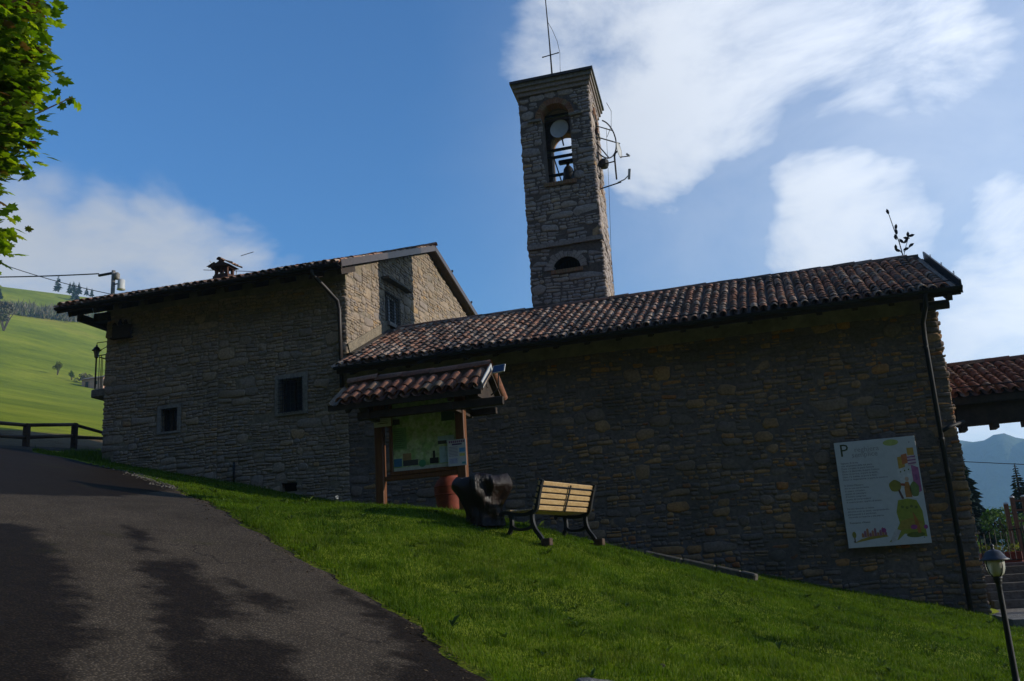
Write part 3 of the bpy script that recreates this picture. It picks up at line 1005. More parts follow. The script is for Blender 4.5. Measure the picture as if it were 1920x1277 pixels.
def build_chapel():
    ch = empty('chapel', (-3.2, 24, -.2), 'long low stone chapel with brown clay tiled roof, mostly in shade', 'chapel')
    b = MB()
    panel_with_holes(b, front, CX0, CX1, -2.4, 5.62, [])
    # right side, back and gable peak
    sl = (RIDGE_Z - EAVE_Z) / (RIDGE_Y - EAVE_Y)
    pk = 5.62 + sl * (RIDGE_Y - FY) - .12
    b.add([(CX1, FY, -2.4), (CX1, BY, -2.4), (CX1, BY, 5.5), (CX1, RIDGE_Y, pk), (CX1, FY, 5.62)], [(0, 1, 2, 3, 4)])
    b.add([(CX0, BY, -2.4), (CX1, BY, -2.4), (CX1, BY, 5.5), (CX0, BY, 5.5)], [(3, 2, 1, 0)])
    wall = b.build('wall', M['mortar'], ch)
    low = lambda u: t1(u, 20.9) - .12

    def tone_r(r, u, v):
        k = r.random()
        return r.uniform(0, .42) if k < .45 else (r.uniform(.42, .8) if k < .83 else r.uniform(.8, 1.0))

    def tone_l(r, u, v): return min(.99, max(.01, r.gauss(.30, .24)))
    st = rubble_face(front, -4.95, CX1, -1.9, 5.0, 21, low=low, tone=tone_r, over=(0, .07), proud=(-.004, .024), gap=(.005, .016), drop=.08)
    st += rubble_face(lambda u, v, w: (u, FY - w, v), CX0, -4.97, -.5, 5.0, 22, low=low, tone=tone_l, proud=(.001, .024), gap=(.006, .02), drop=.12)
    # quoins showing round the corner
    side = lambda u, v, w: (CX1 + w, FY + u, v)
    st += rubble_face(side, 0.0, 1.2, -1.9, 5.0, 23, tone=tone_r, proud=(.015, .07))
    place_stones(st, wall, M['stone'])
    MB().box(CX0, CX1 + .02, FY - .035, FY + .02, 4.98, 5.60).build('plaster_band', M['plaster'], ch)

    # roof deck, rafters, fascia
    roof = MB()
    x0, x1 = CX0 + .06, CX1 + .42
    ey, ez = EAVE_Y + .02, EAVE_Z - .03
    def deck(xa, xb, ya, yb, t=.07):
        za = ez + sl * (ya - ey); zb = ez + sl * (yb - ey)
        roof.add([(xa, ya, za - t), (xb, ya, za - t), (xb, yb, zb - t), (xa, yb, zb - t), (xa, ya, za), (xb, ya, za), (xb, yb, zb), (xa, yb, zb)],
                 [(3, 2, 1, 0), (4, 5, 6, 7), (0, 1, 5, 4), (1, 2, 6, 5), (2, 3, 7, 6), (3, 0, 4, 7)])
    deck(x0, x1, ey, RIDGE_Y)
    zb = ez + sl * (RIDGE_Y - ey)
    roof.add([(CX0 + .02, RIDGE_Y, zb), (x1, RIDGE_Y, zb), (x1, BY + .7, ez), (CX0 + .02, BY + .7, ez), (CX0 + .02, RIDGE_Y, zb - .07), (x1, RIDGE_Y, zb - .07), (x1, BY + .7, ez - .07), (CX0 + .02, BY + .7, ez - .07)],
             [(0, 1, 2, 3), (7, 6, 5, 4), (0, 4, 5, 1), (1, 5, 6, 2), (2, 6, 7, 3)])
    rf = roof.build('roof', M['wood_dark'], ch)
    es = Vector((0, RIDGE_Y - ey, zb - ez)).normalized()
    Lr = math.hypot(RIDGE_Y - ey, zb - ez)
    sag = lambda x, y: .02 * math.sin(x * .8) + .012 * math.sin(x * 2.1 + y)
    tile_field(rf, (CX0 + .04, ey, ez), (1, 0, 0), es, x1 - CX0 - .22, Lr - .02, M['tile'], 300, 31, pick=lambda t: -t[0].x + .6 * (t[0].y - 20), sag=sag)
    MB().box(CX0 + .1, x1 - .10, RIDGE_Y - .10, RIDGE_Y + .10, zb - .05, zb + .10).build('ridge_bedding', M['mortar'], ch)
    ridge_row(rf, (CX0 + .1, RIDGE_Y, zb + .01), (x1 - .45, RIDGE_Y, zb + .01), M['tile'], 33, lift=.035)
    for i in range(19):
        x = x0 + .35 + i * .71
        p = Vector((x, ey + .08, ez - .13)); q = Vector((x, FY + .12, ez - .13 + sl * (FY + .04 - ey)))
        MB().beam(p, q, .11, .13).build('rafter', M['wood_dark'], ch)
    MB().box(x0, x1, ey - .015, ey + .03, ez - .15, ez - .005).build('fascia', M['wood_dark'], ch)
    g = MB(); half_gutter(g, (x0 - .03, ey - .075, ez - .005), (-7.35, ey - .075, ez - .02)); half_gutter(g, (-7.3, ey - .075, ez - .03), (x1 + .03, ey - .075, ez - .005))
    g.build('gutter', M['metal'], ch)
    # broken gutter end and bracket
    MB().beam((-7.8, ey - .12, ez - .18), (-7.05, ey - .06, ez + .12), .03, .03).build('gutter_strap', M['metal'], ch)
    MB().beam((-7.6, ey - .1, ez - .1), (-6.9, ey - .05, ez + .08), .018, .03).build('gutter_strap', M['metal'], ch)
    rail = MB(); rail.tube([(x0 + .1 + k * .67, ey + .12, ez + .19 + .008 * math.sin(k * 2.3)) for k in range(20)] + [(x1 - .12, ey + .12, ez + .19)], .012, 6)
    rl = rail.build('snow_rail', M['metal'], ch)
    for k in range(14):
        x = x0 + .6 + k * .93
        MB().beam((x, ey + .12, ez + .02), (x, ey + .12, ez + .20), .02, .006).build('bracket', M['metal'], rl)
    # verge board with small hooks on the right gable
    vb = MB()
    vb.add([(x1, ey - .05, ez - .14), (x1 + .035, ey - .05, ez - .14), (x1 + .035, RIDGE_Y - .12, zb - .1 + .0), (x1, RIDGE_Y - .12, zb - .1),
            (x1, ey - .05, ez + .14), (x1 + .035, ey - .05, ez + .14), (x1 + .035, RIDGE_Y - .12, zb + .14), (x1, RIDGE_Y - .12, zb + .14)],
           [(3, 2, 1, 0), (4, 5, 6, 7), (0, 1, 5, 4), (1, 2, 6, 5), (2, 3, 7, 6), (3, 0, 4, 7)])
    v = vb.build('verge_flashing', M['copper'], ch)
    for k in range(3):
        y = ey + .45 + k * 1.15; z = ez + sl * (y - ey) + .14
        pts = [(x1 + .017, y + .05 * math.sin(a), z + .06 - .05 * math.cos(a)) for a in np.linspace(.3, 5.2, 12)]
        MB().tube([(x1 + .017, y, z - .02)] + pts, .006, 5).build('hook', M['metal'], v)
    # verge tiles on the gable edge
    MB().beam((x1 - .22, ey - .02, ez - .19), (x1 - .22, RIDGE_Y, zb - .19), .10, .14).build('verge_rafter', M['wood_dark'], ch)
    MB().tube([(CX1 - .3, FY - .2, ez - .2), (CX1 + .25, FY - .2, ez - .2)], .10, 8).build('purlin_end', M['wood_dark'], ch)
    # flashing along the house wall
    fl = MB(); fl.beam((CX0 + .10, FY - .02, ez + sl * (FY - ey) + .16), (CX0 + .10, 23.55, ez + sl * (23.55 - ey) + .16), .22, .03)
    fl.build('lead_flashing', M['copper'], ch)
    sk = MB(); sk.beam((CX0 + .03, FY + .02, ez + sl * (FY - ey) + .30), (CX0 + .03, 23.6, ez + sl * (23.6 - ey) + .30), .05, .24)
    sk.build('mortar_fillet', M['mortar_pale'], ch)
    # downpipe
    dp = MB()
    dp.tube([(3.16, ey - .07, ez - .06), (3.16, ey + .05, ez - .28), (3.13, FY - .16, ez - .52), (3.11, FY - .14, 4.4), (3.09, FY - .14, -1.25)], .05, 10)
    d = dp.build('downpipe', M['metal'], ch, True)
    for z in (4.2, 2.3, .4):
        MB().lathe((3.10, FY - .14, z), [(.06, 0), (.06, .04)], 10).build('pipe_clip', M['metal'], d)
    MB().tube([(3.10, FY - .14, 2.45), (3.3, FY - .12, 2.55), (3.62, FY + .2, 2.66)], .04, 8).build('side_pipe', M['metal'], ch, True)
    # metal olive branch finial on the ridge end
    fx, fz = 3.42, zb + .16
    fin = MB()
    def P(a, h, dy=0): return (fx + a, RIDGE_Y + dy, fz + h)
    fin.tube([P(.0, -.1), P(-.04, .35), P(-.10, .65), P(-.16, 1.05), P(-.19, 1.22)], [.014, .014, .012, .009, .005], 6)
    fin.tube([P(.02, 0), P(.10, .22), P(.17, .38), P(.20, .46)], .008, 5)
    fin.tube([P(0, .02), P(-.06, .12), P(-.1, .16)], .008, 5)
    fin.tube([P(.02, .08), P(.13, .14), P(.20, .19)], .008, 5)
    def leaf(a, h, ang, l=.16, w=.085):
        c, s = math.cos(ang), math.sin(ang)
        pts = [(-.5, 0), (-.2, .8), (.15, .9), (.5, 0), (.15, -.7), (-.2, -.6)]
        fin.prism([(x * l, y * w * .5) for x, y in pts], lambda u, v, w_: P(a + u * c - v * s, h + u * s + v * c, w_), -.01, .012)
    for q in ((-.10, .14, 2.6), (-.13, .22, 1.6), (.09, .14, .3), (.22, .22, .5), (.14, .42, 2.9), (.19, .50, 1.5), (.26, .46, .2), (.02, .36, 2.2), (.12, .34, .7),
              (-.06, .62, 1.7), (-.05, .74, 1.4), (-.10, .48, 1.7), (-.18, 1.16, 1.8)): leaf(*q)
    fin.build('roof_finial', M['iron'], ch)
    return ch


build_chapel()


# ================================================================== house
HX0, HX1 = -16.94, -9.95
H_EY, H_EZ, H_RY, H_RZ = 20.2, 7.82, 26.95, 10.42
H_BY, H_BZ = 31.6, 9.05


def build_house():
    h = empty('stone_house', (-13.4, 26, 3.0), 'two storey pale stone house with dark overhanging eaves and barred windows', 'house')
    win_small = (-15.20, -14.70, 4.34, 4.94)
    win_big = (-11.78, -11.15, 4.47, 5.30)
    vent = (-11.76, -11.33, 2.52, 2.74)
    holes = [win_small, win_big, vent]
    b = MB()
    panel_with_holes(b, front, HX0, HX1, 1.0, 8.05, holes)
    for (a, c, d, e) in holes:
        dp = .30
        b.add([front(a, d, 0), front(c, d, 0), front(c, d, -dp), front(a, d, -dp), front(a, e, 0), front(c, e, 0), front(c, e, -dp), front(a, e, -dp)],
              [(0, 3, 2, 1), (4, 5, 6, 7), (0, 4, 7, 3), (1, 2, 6, 5), (3, 7, 6, 2)])
    # right gable with a window opening; left wall; back wall
    sl = (H_RZ - H_EZ) / (H_RY - H_EY)
    slb = (H_RZ - H_BZ) / (H_BY - H_RY)
    def rz(y): return (H_EZ + sl * (y - H_EY) if y < H_RY else H_RZ - slb * (y - H_RY)) - .12
    side = lambda u, v, w: (HX1 + w, u, v)
    sw = (23.52, 24.42, 7.22, 8.05)
    ys = [21.0, sw[0], sw[1], H_RY, 31.4]
    for i in range(4):
        ya, yb = ys[i], ys[i + 1]
        if i == 1:
            b.add([side(ya, 3, 0), side(yb, 3, 0), side(yb, sw[2], 0), side(ya, sw[2], 0)], [(0, 1, 2, 3)], .5)
            b.add([side(ya, sw[3], 0), side(yb, sw[3], 0), side(yb, rz(yb), 0), side(ya, rz(ya), 0)], [(0, 1, 2, 3)], .5)
        else:
            b.add([side(ya, 3, 0), side(yb, 3, 0), side(yb, rz(yb), 0), side(ya, rz(ya), 0)], [(0, 1, 2, 3)], .5)
    a, c, d, e = sw
    b.add([side(a, d, 0), side(c, d, 0), side(c, d, -.25), side(a, d, -.25), side(a, e, 0), side(c, e, 0), side(c, e, -.25), side(a, e, -.25)],
          [(0, 1, 2, 3), (7, 6, 5, 4), (3, 7, 4, 0), (1, 5, 6, 2), (2, 6, 7, 3)])
    b.add([(HX0, 21, 1), (HX0, 31.4, 1), (HX0, 31.4, rz(31.4)), (HX0, H_RY, rz(H_RY)), (HX0, 21, rz(21))], [(4, 3, 2, 1, 0)])
    b.add([(HX0, 31.4, 1), (HX1, 31.4, 1), (HX1, 31.4, rz(31.4)), (HX0, 31.4, rz(31.4))], [(3, 2, 1, 0)])
    wall = b.build('wall', M['mortar_pale'], h)
    low = lambda u: t1(u, 20.9) - .12
    grow = lambda hh, m: (hh[0] - m, hh[1] + m, hh[2] - m, hh[3] + m)
    hl = [grow(win_small, .10), grow(win_big, .14), vent]
    tn = lambda r, u, v: min(.97, max(.02, r.gauss(.42, .22)))
    st = rubble_face(front, HX0, -13.55, 2.0, 7.66, 41, hl, low=low, tone=tn, over=(.06, 0))
    st += rubble_face(front, -13.54, HX1, 1.4, 7.66, 42, hl, low=low, tone=tn, over=(0, .03))
    place_stones(st, wall, M['stone_pale'])
    ins = lambda u, v, du, dv: v + dv < rz(u - du) + .03 and v + dv < rz(u + du) + .06 and v > 5.6
    st = rubble_face(side, 21.0, 31.3, 5.4, 10.4, 43, [grow(sw, .05)], inside=ins, tone=tn)
    place_stones(st, wall, M['stone_pale'], 200, 'gable_stone')
    MB().box(HX0 - .02, HX1 + .012, FY - .04, FY + .03, 7.66, 8.10).build('plaster_band', M['plaster'], h)

    # window surrounds, panes, grilles
    def window(hole, fr, nv, nh, fn, dep=.20, wood=True, proud=.03):
        a, c, d, e = hole
        wd = MB()
        for (p, q, s, t) in ((a - fr, a, d - fr * .6, e + fr), (c, c + fr, d - fr * .6, e + fr), (a, c, e, e + fr), (a, c, d - fr * .6, d)):
            u = [fn(p, s, -.02), fn(q, s, -.02), fn(q, t, -.02), fn(p, t, -.02), fn(p, s, proud), fn(q, s, proud), fn(q, t, proud), fn(p, t, proud)]
            wd.add(u, [(3, 2, 1, 0), (4, 5, 6, 7), (0, 1, 5, 4), (1, 2, 6, 5), (2, 3, 7, 6), (3, 0, 4, 7)])
        w = wd.build('window', M['asphalt_kerb'] if fr > .06 else M['wood_dark'], h)
        g = MB(); g.add([fn(a, d, -dep), fn(c, d, -dep), fn(c, e, -dep), fn(a, e, -dep)], [(0, 1, 2, 3)]); g.build('pane', M['glass'], w)
        f = MB()
        m_ = (a + c) / 2
        for (p, q, s, t) in ((a, a + .05, d, e), (c - .05, c, d, e), (a, c, d, d + .05), (a, c, e - .05, e), (m_ - .025, m_ + .025, d, e)):
            f.add([fn(p, s, -dep + .035), fn(q, s, -dep + .035), fn(q, t, -dep + .035), fn(p, t, -dep + .035)], [(0, 1, 2, 3)])
            f.add([fn(p, s, -dep + .003), fn(p, s, -dep + .035), fn(p, t, -dep + .035), fn(p, t, -dep + .003)], [(0, 1, 2, 3)])
            f.add([fn(q, s, -dep + .035), fn(q, s, -dep + .003), fn(q, t, -dep + .003), fn(q, t, -dep + .035)], [(0, 1, 2, 3)])
        f.build('sash', M['wood_dark'] if wood else M['white_board'], w)
        grille(w, fn, a, c, d, e, proud + .03 if nh > 6 else -.06, nv, nh)
        return w
    window(win_small, .09, 4, 4, front)
    window(win_big, .13, 6, 8, front, proud=.04)
    window(sw, .04, 6, 9, side, .12, False, .02)
    # grille cage of the big window stands out to the left
    MB().add([front(-11.33, 2.52, -.2), front(-11.76, 2.52, -.2), front(-11.76, 2.74, -.2), front(-11.33, 2.74, -.2)], [(3, 2, 1, 0)]).build('vent_dark_sheet', M['dark_recess'], h)  # plain near-black sheet, painted as the dark inside the vent
    # stone slab canopy over the gable window, sill
    sl_ = MB()
    sl_.prism([(23.25, 8.36), (24.35, 8.40), (24.35, 8.45), (23.25, 8.42)], side, -.1, .24)
    sl_.prism([(24.05, 8.455), (25.05, 8.43), (25.05, 8.47), (24.05, 8.50)], side, -.1, .20)
    sl_.build('stone_canopy', M['kerb'], h)
    MB().prism([(23.45, 7.08), (24.55, 7.10), (24.55, 7.19), (23.45, 7.18)], side, -.05, .14).build('window_sill', M['asphalt_kerb'], h)

    # roof
    x0, x1 = HX0 - .95, HX1 + .24
    rf = MB()
    def slab(xa, xb, ya, za, yb, zb_, t=.10):
        rf.add([(xa, ya, za - t), (xb, ya, za - t), (xb, yb, zb_ - t), (xa, yb, zb_ - t), (xa, ya, za), (xb, ya, za), (xb, yb, zb_), (xa, yb, zb_)],
               [(3, 2, 1, 0), (4, 5, 6, 7), (0, 1, 5, 4), (1, 2, 6, 5), (2, 3, 7, 6), (3, 0, 4, 7)])
    slab(x0, x1, H_EY, H_EZ, H_RY, H_RZ)
    slab(x0, x1, H_RY, H_RZ, H_BY + .3, H_BZ - .09)
    roof = rf.build('roof', M['wood_dark'], h)
    es = Vector((0, H_RY - H_EY, H_RZ - H_EZ)).normalized(); Lr = math.hypot(H_RY - H_EY, H_RZ - H_EZ)
    sag = lambda x, y: -.03 * math.sin(x / 8.1 * math.pi) + .008 * math.sin(x * 2.2)
    tile_field(roof, (x0 + .05, H_EY - .03, H_EZ), (1, 0, 0), es, x1 - x0 - .1, Lr, M['tile'], 120, 51, pick=lambda t: t[0].y, sag=sag)
    eb = Vector((0, H_RY - H_BY - .3, H_RZ - H_BZ + .09)).normalized()
    tile_field(roof, (x1 - .05, H_BY + .3, H_BZ - .09), (-1, 0, 0), eb, x1 - x0 - .1, math.hypot(H_BY + .3 - H_RY, H_RZ - H_BZ), M['tile'], 0, 52, expo=.36)
    MB().box(x0 + .03, x1 - .03, H_RY - .09, H_RY + .09, H_RZ - .05, H_RZ + .10).build('ridge_bedding', M['mortar'], h)
    ridge_row(roof, (x0, H_RY, H_RZ + .02), (x1, H_RY, H_RZ + .02), M['tile'], 53, lift=.05)
    # verge flashing on the right, in three lengths
    for i in range(3):
        ya = H_EY - .02 + (H_RY - H_EY) * i / 3; yb = H_EY + (H_RY - H_EY) * (i + 1) / 3 - .01
        za = H_EZ + sl * (ya - H_EY); zb_ = H_EZ + sl * (yb - H_EY)
        MB().beam((x1 + .03, ya, za + .0), (x1 + .03, yb, zb_ + .0), .05, .17).build('verge_flashing', M['metal_brown'], h)
    MB().beam((x1 + .03, H_RY, H_RZ), (x1 + .03, H_BY + .3, H_BZ - .09), .05, .17).build('verge_flashing', M['metal_brown'], h)
    for k in range(2):
        MB().lathe((x1 + .03, H_RY + 1.6 + k * 1.9, H_RZ - slb * (1.6 + k * 1.9) + .12), [(.012, 0), (.012, .05), (.04, .06), (.03, .11)], 8).build('cable_clamp', M['metal'], h)
    for i in range(11):
        x = x0 + .3 + i * .78
        MB().beam((x, H_EY + .12, H_EZ - .17), (x, FY + .12, H_EZ - .17 + sl * (FY - H_EY)), .11, .14).build('rafter', M['wood_dark'], h)
    MB().box(x0, x1 + .05, H_EY - .03, H_EY + .02, H_EZ - .14, H_EZ + .01).build('fascia', M['wood_dark'], h)
    MB().box(x0 + .38, x0 + .52, H_EY + .3, 24.0, H_EZ - .33, H_EZ - .15).build('purlin', M['wood_dark'], h)
    MB().box(HX0 - .36, HX0 + .1, FY - .12, FY + .12, H_EZ - .28, H_EZ - .06).build('purlin_end', M['wood_dark'], h)
    g = MB(); half_gutter(g, (x0 + .02, H_EY - .09, H_EZ - .03), (x1 + .02, H_EY - .09, H_EZ - .03)); g.build('gutter', M['metal'], h)
    # downpipe
    MB().tube([(-10.42, H_EY - .09, H_EZ - .08), (-10.42, H_EY - .05, H_EZ - .2), (-10.30, H_EY + .35, H_EZ - .42), (-10.12, FY - .13, H_EZ - .72), (-10.08, FY - .11, H_EZ - .95), (-10.05, FY - .11, 4.9)], .05, 10).build('downpipe', M['pipe_brown'], h, True)
    MB().tube([(-13.0, FY - .10, 2.75), (-13.0, FY - .10, 3.36)], .03, 8).build('drain_stub', M['iron'], h, True)
    # chimney with a little tiled roof
    cx, cy, cz = -15.95, 25.0, H_EZ + sl * (25.0 - H_EY)
    q = .78
    def cbx(b_, x_, y_, w_, d_, z0_, z1_, t_): b_.box(cx + (x_ - w_) * q, cx + (x_ + w_) * q, cy + (y_ - d_) * q, cy + (y_ + d_) * q, cz + z0_ * q, cz + z1_ * q, t_); return b_
    cb = MB(); cbx(cb, 0, 0, .34, .30, -.2, .20, .4); cbx(cb, 0, 0, .30, .27, .20, .27, .2)
    c = cb.build('chimney', M['brick_dark'], h)
    for sx in (-1, 0, 1):
        for sy in (-1, 1): cbx(MB(), sx * .23, sy * .20, .05, .05, .27, .52, .3).build('chimney_post', M['brick_dark'], c)
    cbx(MB(), 0, 0, .32, .28, .52, .59, .3).build('chimney_lintel', M['brick_dark'], c)
    cr = MB()
    cr.add([(cx + a_ * q, cy + b_ * q, cz + e_ * q) for a_, b_, e_ in ((-.46, -.36, .57), (.46, -.36, .57), (.46, .36, .57), (-.46, .36, .57), (0, -.36, .80), (0, .36, .80))],
           [(0, 1, 4), (1, 2, 5, 4), (2, 3, 5), (3, 0, 4, 5), (3, 2, 1, 0)], .2)
    cr.build('chimney_roof', M['brick_dark'], c)
    for sgn in (-1, 1):
        e2 = Vector((-sgn * .46, 0, .23)).normalized()
        tile_field(c, (cx + sgn * .50 * q, cy - sgn * .38 * q, cz + .57 * q), (0, sgn, 0), e2, .76 * q, .56 * q, M['tile'], 40, 54 + sgn, pitch=.125, expo=.60, chan=False, name='chimney_tile', scale=.62)
    ridge_row(c, (cx, cy - .42 * q, cz + .81 * q), (cx, cy + .36 * q, cz + .81 * q), M['tile'], 57, name='chimney_tile', scale=.75, step=.8)
    # balcony on the left end with railing
    bl = MB(); bl.box(HX0 - .66, HX0, 21.25, 24.6, 5.55, 5.78, bev=.03); bl.build('balcony_slab', M['asphalt_kerb'], h)
    for y in (21.5, 24.3):
        MB().prism([(HX0 - .5, 5.55), (HX0, 5.55), (HX0, 5.05), (HX0 - .15, 5.2)], lambda u, v, w: (u, w, v), y, y + .2).build('balcony_bracket', M['asphalt_kerb'], h)
    rb = MB()
    for k in range(26): rb.tube([(HX0 - .60, 21.35 + k * .125, 5.78), (HX0 - .60, 21.35 + k * .125, 6.72)], .009, 5)
    for xx in (-.42, -.24, -.06): rb.tube([(HX0 + xx, 21.33, 5.78), (HX0 + xx, 21.33, 6.72)], .009, 5)
    rb.tube([(HX0, 21.33, 6.72), (HX0 - .60, 21.33, 6.72), (HX0 - .60, 24.5, 6.72)], .016, 6)
    rb.build('balcony_railing', M['iron'], h)
    return h


build_house()


# ================================================================== bell tower
def build_tower():
    tw = empty('bell_tower', (-4.95, 25, 5.0), 'slender square stone bell tower with arched belfry above the chapel roof', 'bell tower')
    X0, X1, Y0, Y1 = -5.90, -3.90, 24.0, 26.2
    SK = -.075                                    # the plan leans a little: rear is shifted left
    z0, z1 = 5.2, 13.42
    sill, spring, hw = 10.62, 12.58, .40
    cxm = -4.90
    faces = {
        'front': (lambda u, v, w: (cxm + u, Y0 - w, v), 1.0),
        'back': (lambda u, v, w: (cxm - u + SK * 2.2, Y1 + w, v), 1.0),
        'right': (lambda u, v, w: (X1 + w + SK * (u + 1.1), Y0 + 1.1 + u, v), 1.1),
        'left': (lambda u, v, w: (X0 - w + SK * (1.1 - u), Y0 + 1.1 - u, v), 1.1)}
    b = MB()
    inner = MB(); lunette = MB()
    TH = .42
    na = 12
    arch = [(hw * math.cos(math.pi * k / na), spring + hw * math.sin(math.pi * k / na)) for k in range(na + 1)]   # right to left
    lun = [(.38 * math.cos(math.pi * k / 10), 8.10 + .34 * math.sin(math.pi * k / 10)) for k in range(11)]
    for nm, (fn, hf) in faces.items():
        holes = [(-hw, hw, sill, spring)]
        cuts = [sill, spring]
        def quad(u0, u1, v0, v1, w=0, mb=b):
            mb.add([fn(u0, v0, w), fn(u1, v0, w), fn(u1, v1, w), fn(u0, v1, w)], [(0, 1, 2, 3)])
        if nm == 'front':
            quad(-hf, hf, z0, 8.10); quad(-hf, -.38, 8.10, 8.5); quad(.38, hf, 8.10, 8.5)
            for k in range(10):
                (ua, va), (ub, vb) = lun[k], lun[k + 1]
                b.add([fn(ub, vb, 0), fn(ua, va, 0), fn(ua, 8.5, 0), fn(ub, 8.5, 0)], [(0, 1, 2, 3)])
                lunette.add([fn(ua, va, 0), fn(ub, vb, 0), fn(ub, vb, -.35), fn(ua, va, -.35)], [(0, 1, 2, 3)])
            lunette.add([fn(-.38, 8.1, 0), fn(.38, 8.1, 0), fn(.38, 8.1, -.35), fn(-.38, 8.1, -.35)], [(0, 1, 2, 3)])
            lunette.add([fn(u, v, -.35) for u, v in lun], [tuple(range(11))])
            quad(-hf, hf, 8.5, sill)
        else:
            quad(-hf, hf, z0, sill)
        quad(-hf, -hw, sill, z1); quad(hw, hf, sill, z1)
        for k in range(na):
            (ua, va), (ub, vb) = arch[k], arch[k + 1]
            b.add([fn(ub, vb, 0), fn(ua, va, 0), fn(ua, z1, 0), fn(ub, z1, 0)], [(0, 1, 2, 3)])
            inner.add([fn(ub, vb, -TH), fn(ua, va, -TH), fn(ua, z1, -TH), fn(ub, z1, -TH)], [(3, 2, 1, 0)])
            b.add([fn(ua, va, 0), fn(ub, vb, 0), fn(ub, vb, -TH), fn(ua, va, -TH)], [(0, 1, 2, 3)])
        b.add([fn(-hw, sill, 0), fn(-hw, spring, 0), fn(-hw, spring, -TH), fn(-hw, sill, -TH)], [(3, 2, 1, 0)])
        b.add([fn(hw, sill, 0), fn(hw, spring, 0), fn(hw, spring, -TH), fn(hw, sill, -TH)], [(0, 1, 2, 3)])
        inner.add([fn(-hf, sill, -TH), fn(-hw, sill, -TH), fn(-hw, z1, -TH), fn(-hf, z1, -TH)], [(3, 2, 1, 0)])
        inner.add([fn(hw, sill, -TH), fn(hf, sill, -TH), fn(hf, z1, -TH), fn(hw, z1, -TH)], [(3, 2, 1, 0)])
    wall = b.build('wall', M['mortar'], tw)
    MB().add([(X0 + .05, Y0 + .05, sill - .05), (X1 - .05, Y0 + .05, sill - .05), (X1 - .2, Y1 - .05, sill - .05), (X0 - .1, Y1 - .05, sill - .05)], [(0, 1, 2, 3)]).build('belfry_floor', M['mortar'], tw)
    MB().add([(X0 + .05, Y0 + .05, z1 - .05), (X1 - .05, Y0 + .05, z1 - .05), (X1 - .2, Y1 - .05, z1 - .05), (X0 - .1, Y1 - .05, z1 - .05)], [(3, 2, 1, 0)]).build('belfry_ceiling', M['mortar'], tw)
    lunette.build('lunette_recess', M['dark_recess'], tw)
    inner.build('belfry_lining', M['mortar'], tw)
    tn = lambda r, u, v: min(.98, max(.01, r.gauss(.35, .22)))

    def ins_open(u, v, du, dv):
        R = hw + .17
        if v > spring and math.hypot(max(0, abs(u) - du), max(0, v - dv - spring)) < R: return False
        return True
    def ins_front(u, v, du, dv):
        if not ins_open(u, v, du, dv): return False
        if 8.0 < v + dv and math.hypot(max(0, abs(u) - du), max(0, v - dv - 8.1)) < .52: return False
        return True
    hl = [(-hw, hw, sill - .10, spring)]
    st = rubble_face(faces['front'][0], -1, 1, 6.6, 8.74, 61, [(-.45, .45, 7.98, 8.12)], inside=ins_front, tone=tn, proud=(.001, .015), big=1.15, over=(.03, .03))
    st += rubble_face(faces['front'][0], -1, 1, 8.92, 13.36, 62, hl, inside=ins_front, tone=tn, proud=(.001, .015), big=1.15, over=(.03, .03))
    st += rubble_face(faces['right'][0], -1.1, 1.1, 6.6, 13.36, 63, hl, inside=ins_open, tone=tn, proud=(.01, .05), big=1.1, over=(.04, .04))
    left = rubble_face(faces['left'][0], -1.1, 1.1, 7.0, 13.36, 64, hl, inside=ins_open, tone=tn, proud=(.01, .05), big=1.1)
    for s in left: st.append((s[0] * .01, s[1], s[2], s[3]))
    place_stones(st, wall, M['stone_grey'])
    # brick ring and sill of every belfry arch
    for nm in ('front', 'right', 'back'):
        fn = faces[nm][0]
        nb = 22
        for k in range(nb):
            a0, a1 = math.pi * (k + .07) / nb, math.pi * (k + .93) / nb
            ri, ro = hw - .01, hw + .15 + rng.uniform(-.01, .02)
            p = [(ri * math.cos(a0), spring + ri * math.sin(a0)), (ro * math.cos(a0), spring + ro * math.sin(a0)), (ro * math.cos(a1), spring + ro * math.sin(a1)), (ri * math.cos(a1), spring + ri * math.sin(a1))]
            MB().prism(p, fn, -.30, .045 + rng.uniform(-.005, .01), rng.uniform(.05, .95)).build('arch_brick', M['brick'], wall)
        if nm == 'back': continue
        for k in range(14):
            u = -hw - .06 + (2 * hw + .12) * k / 14
            MB().prism([(u + .004, sill - .10), (u + (2 * hw + .12) / 14 - .004, sill - .10), (u + (2 * hw + .12) / 14 - .004, sill + .005), (u + .004, sill + .005)], fn, -.25, .05, rng.uniform(.5, .98)).build('sill_brick', M['brick'], wall)
        # impost slabs
        for s in (-1, 1):
            MB().prism([(s * .40, spring - .07), (s * .78, spring - .06), (s * .78, spring + .0), (s * .40, spring - .005)][::s], fn, -.1, .07).build('impost', M['asphalt_kerb'], wall)
    fn = faces['front'][0]
    for k in range(12):
        u = -.44 + .88 * k / 12
        MB().prism([(u + .004, 8.0), (u + .07, 8.0), (u + .07, 8.10), (u + .004, 8.10)], fn, -.2, .045, rng.uniform(.5, .98)).build('sill_brick', M['brick'], wall)
    for k in range(13):
        a0, a1 = math.pi * (k + .06) / 13, math.pi * (k + .94) / 13
        ri, ro = .375, .58 + rng.uniform(-.05, .05)
        p = [(ri * math.cos(a), 8.11 + ri * .9 * math.sin(a)) for a in (a1, a0)] + [(ro * math.cos(a), 8.11 + ro * .9 * math.sin(a)) for a in (a0, a1)]
        MB().prism(p, fn, -.2, .02 + rng.uniform(0, .02), rng.uniform(.05, .5)).build('arch_stone', M['stone_grey'], wall)
    bars = MB()
    for k in range(9): bars.tube([fn(-.32 + k * .08, 8.1, -.28), fn(-.32 + k * .08, 8.44, -.28)], .007, 5)
    bars.build('lunette_bars', M['iron'], tw)
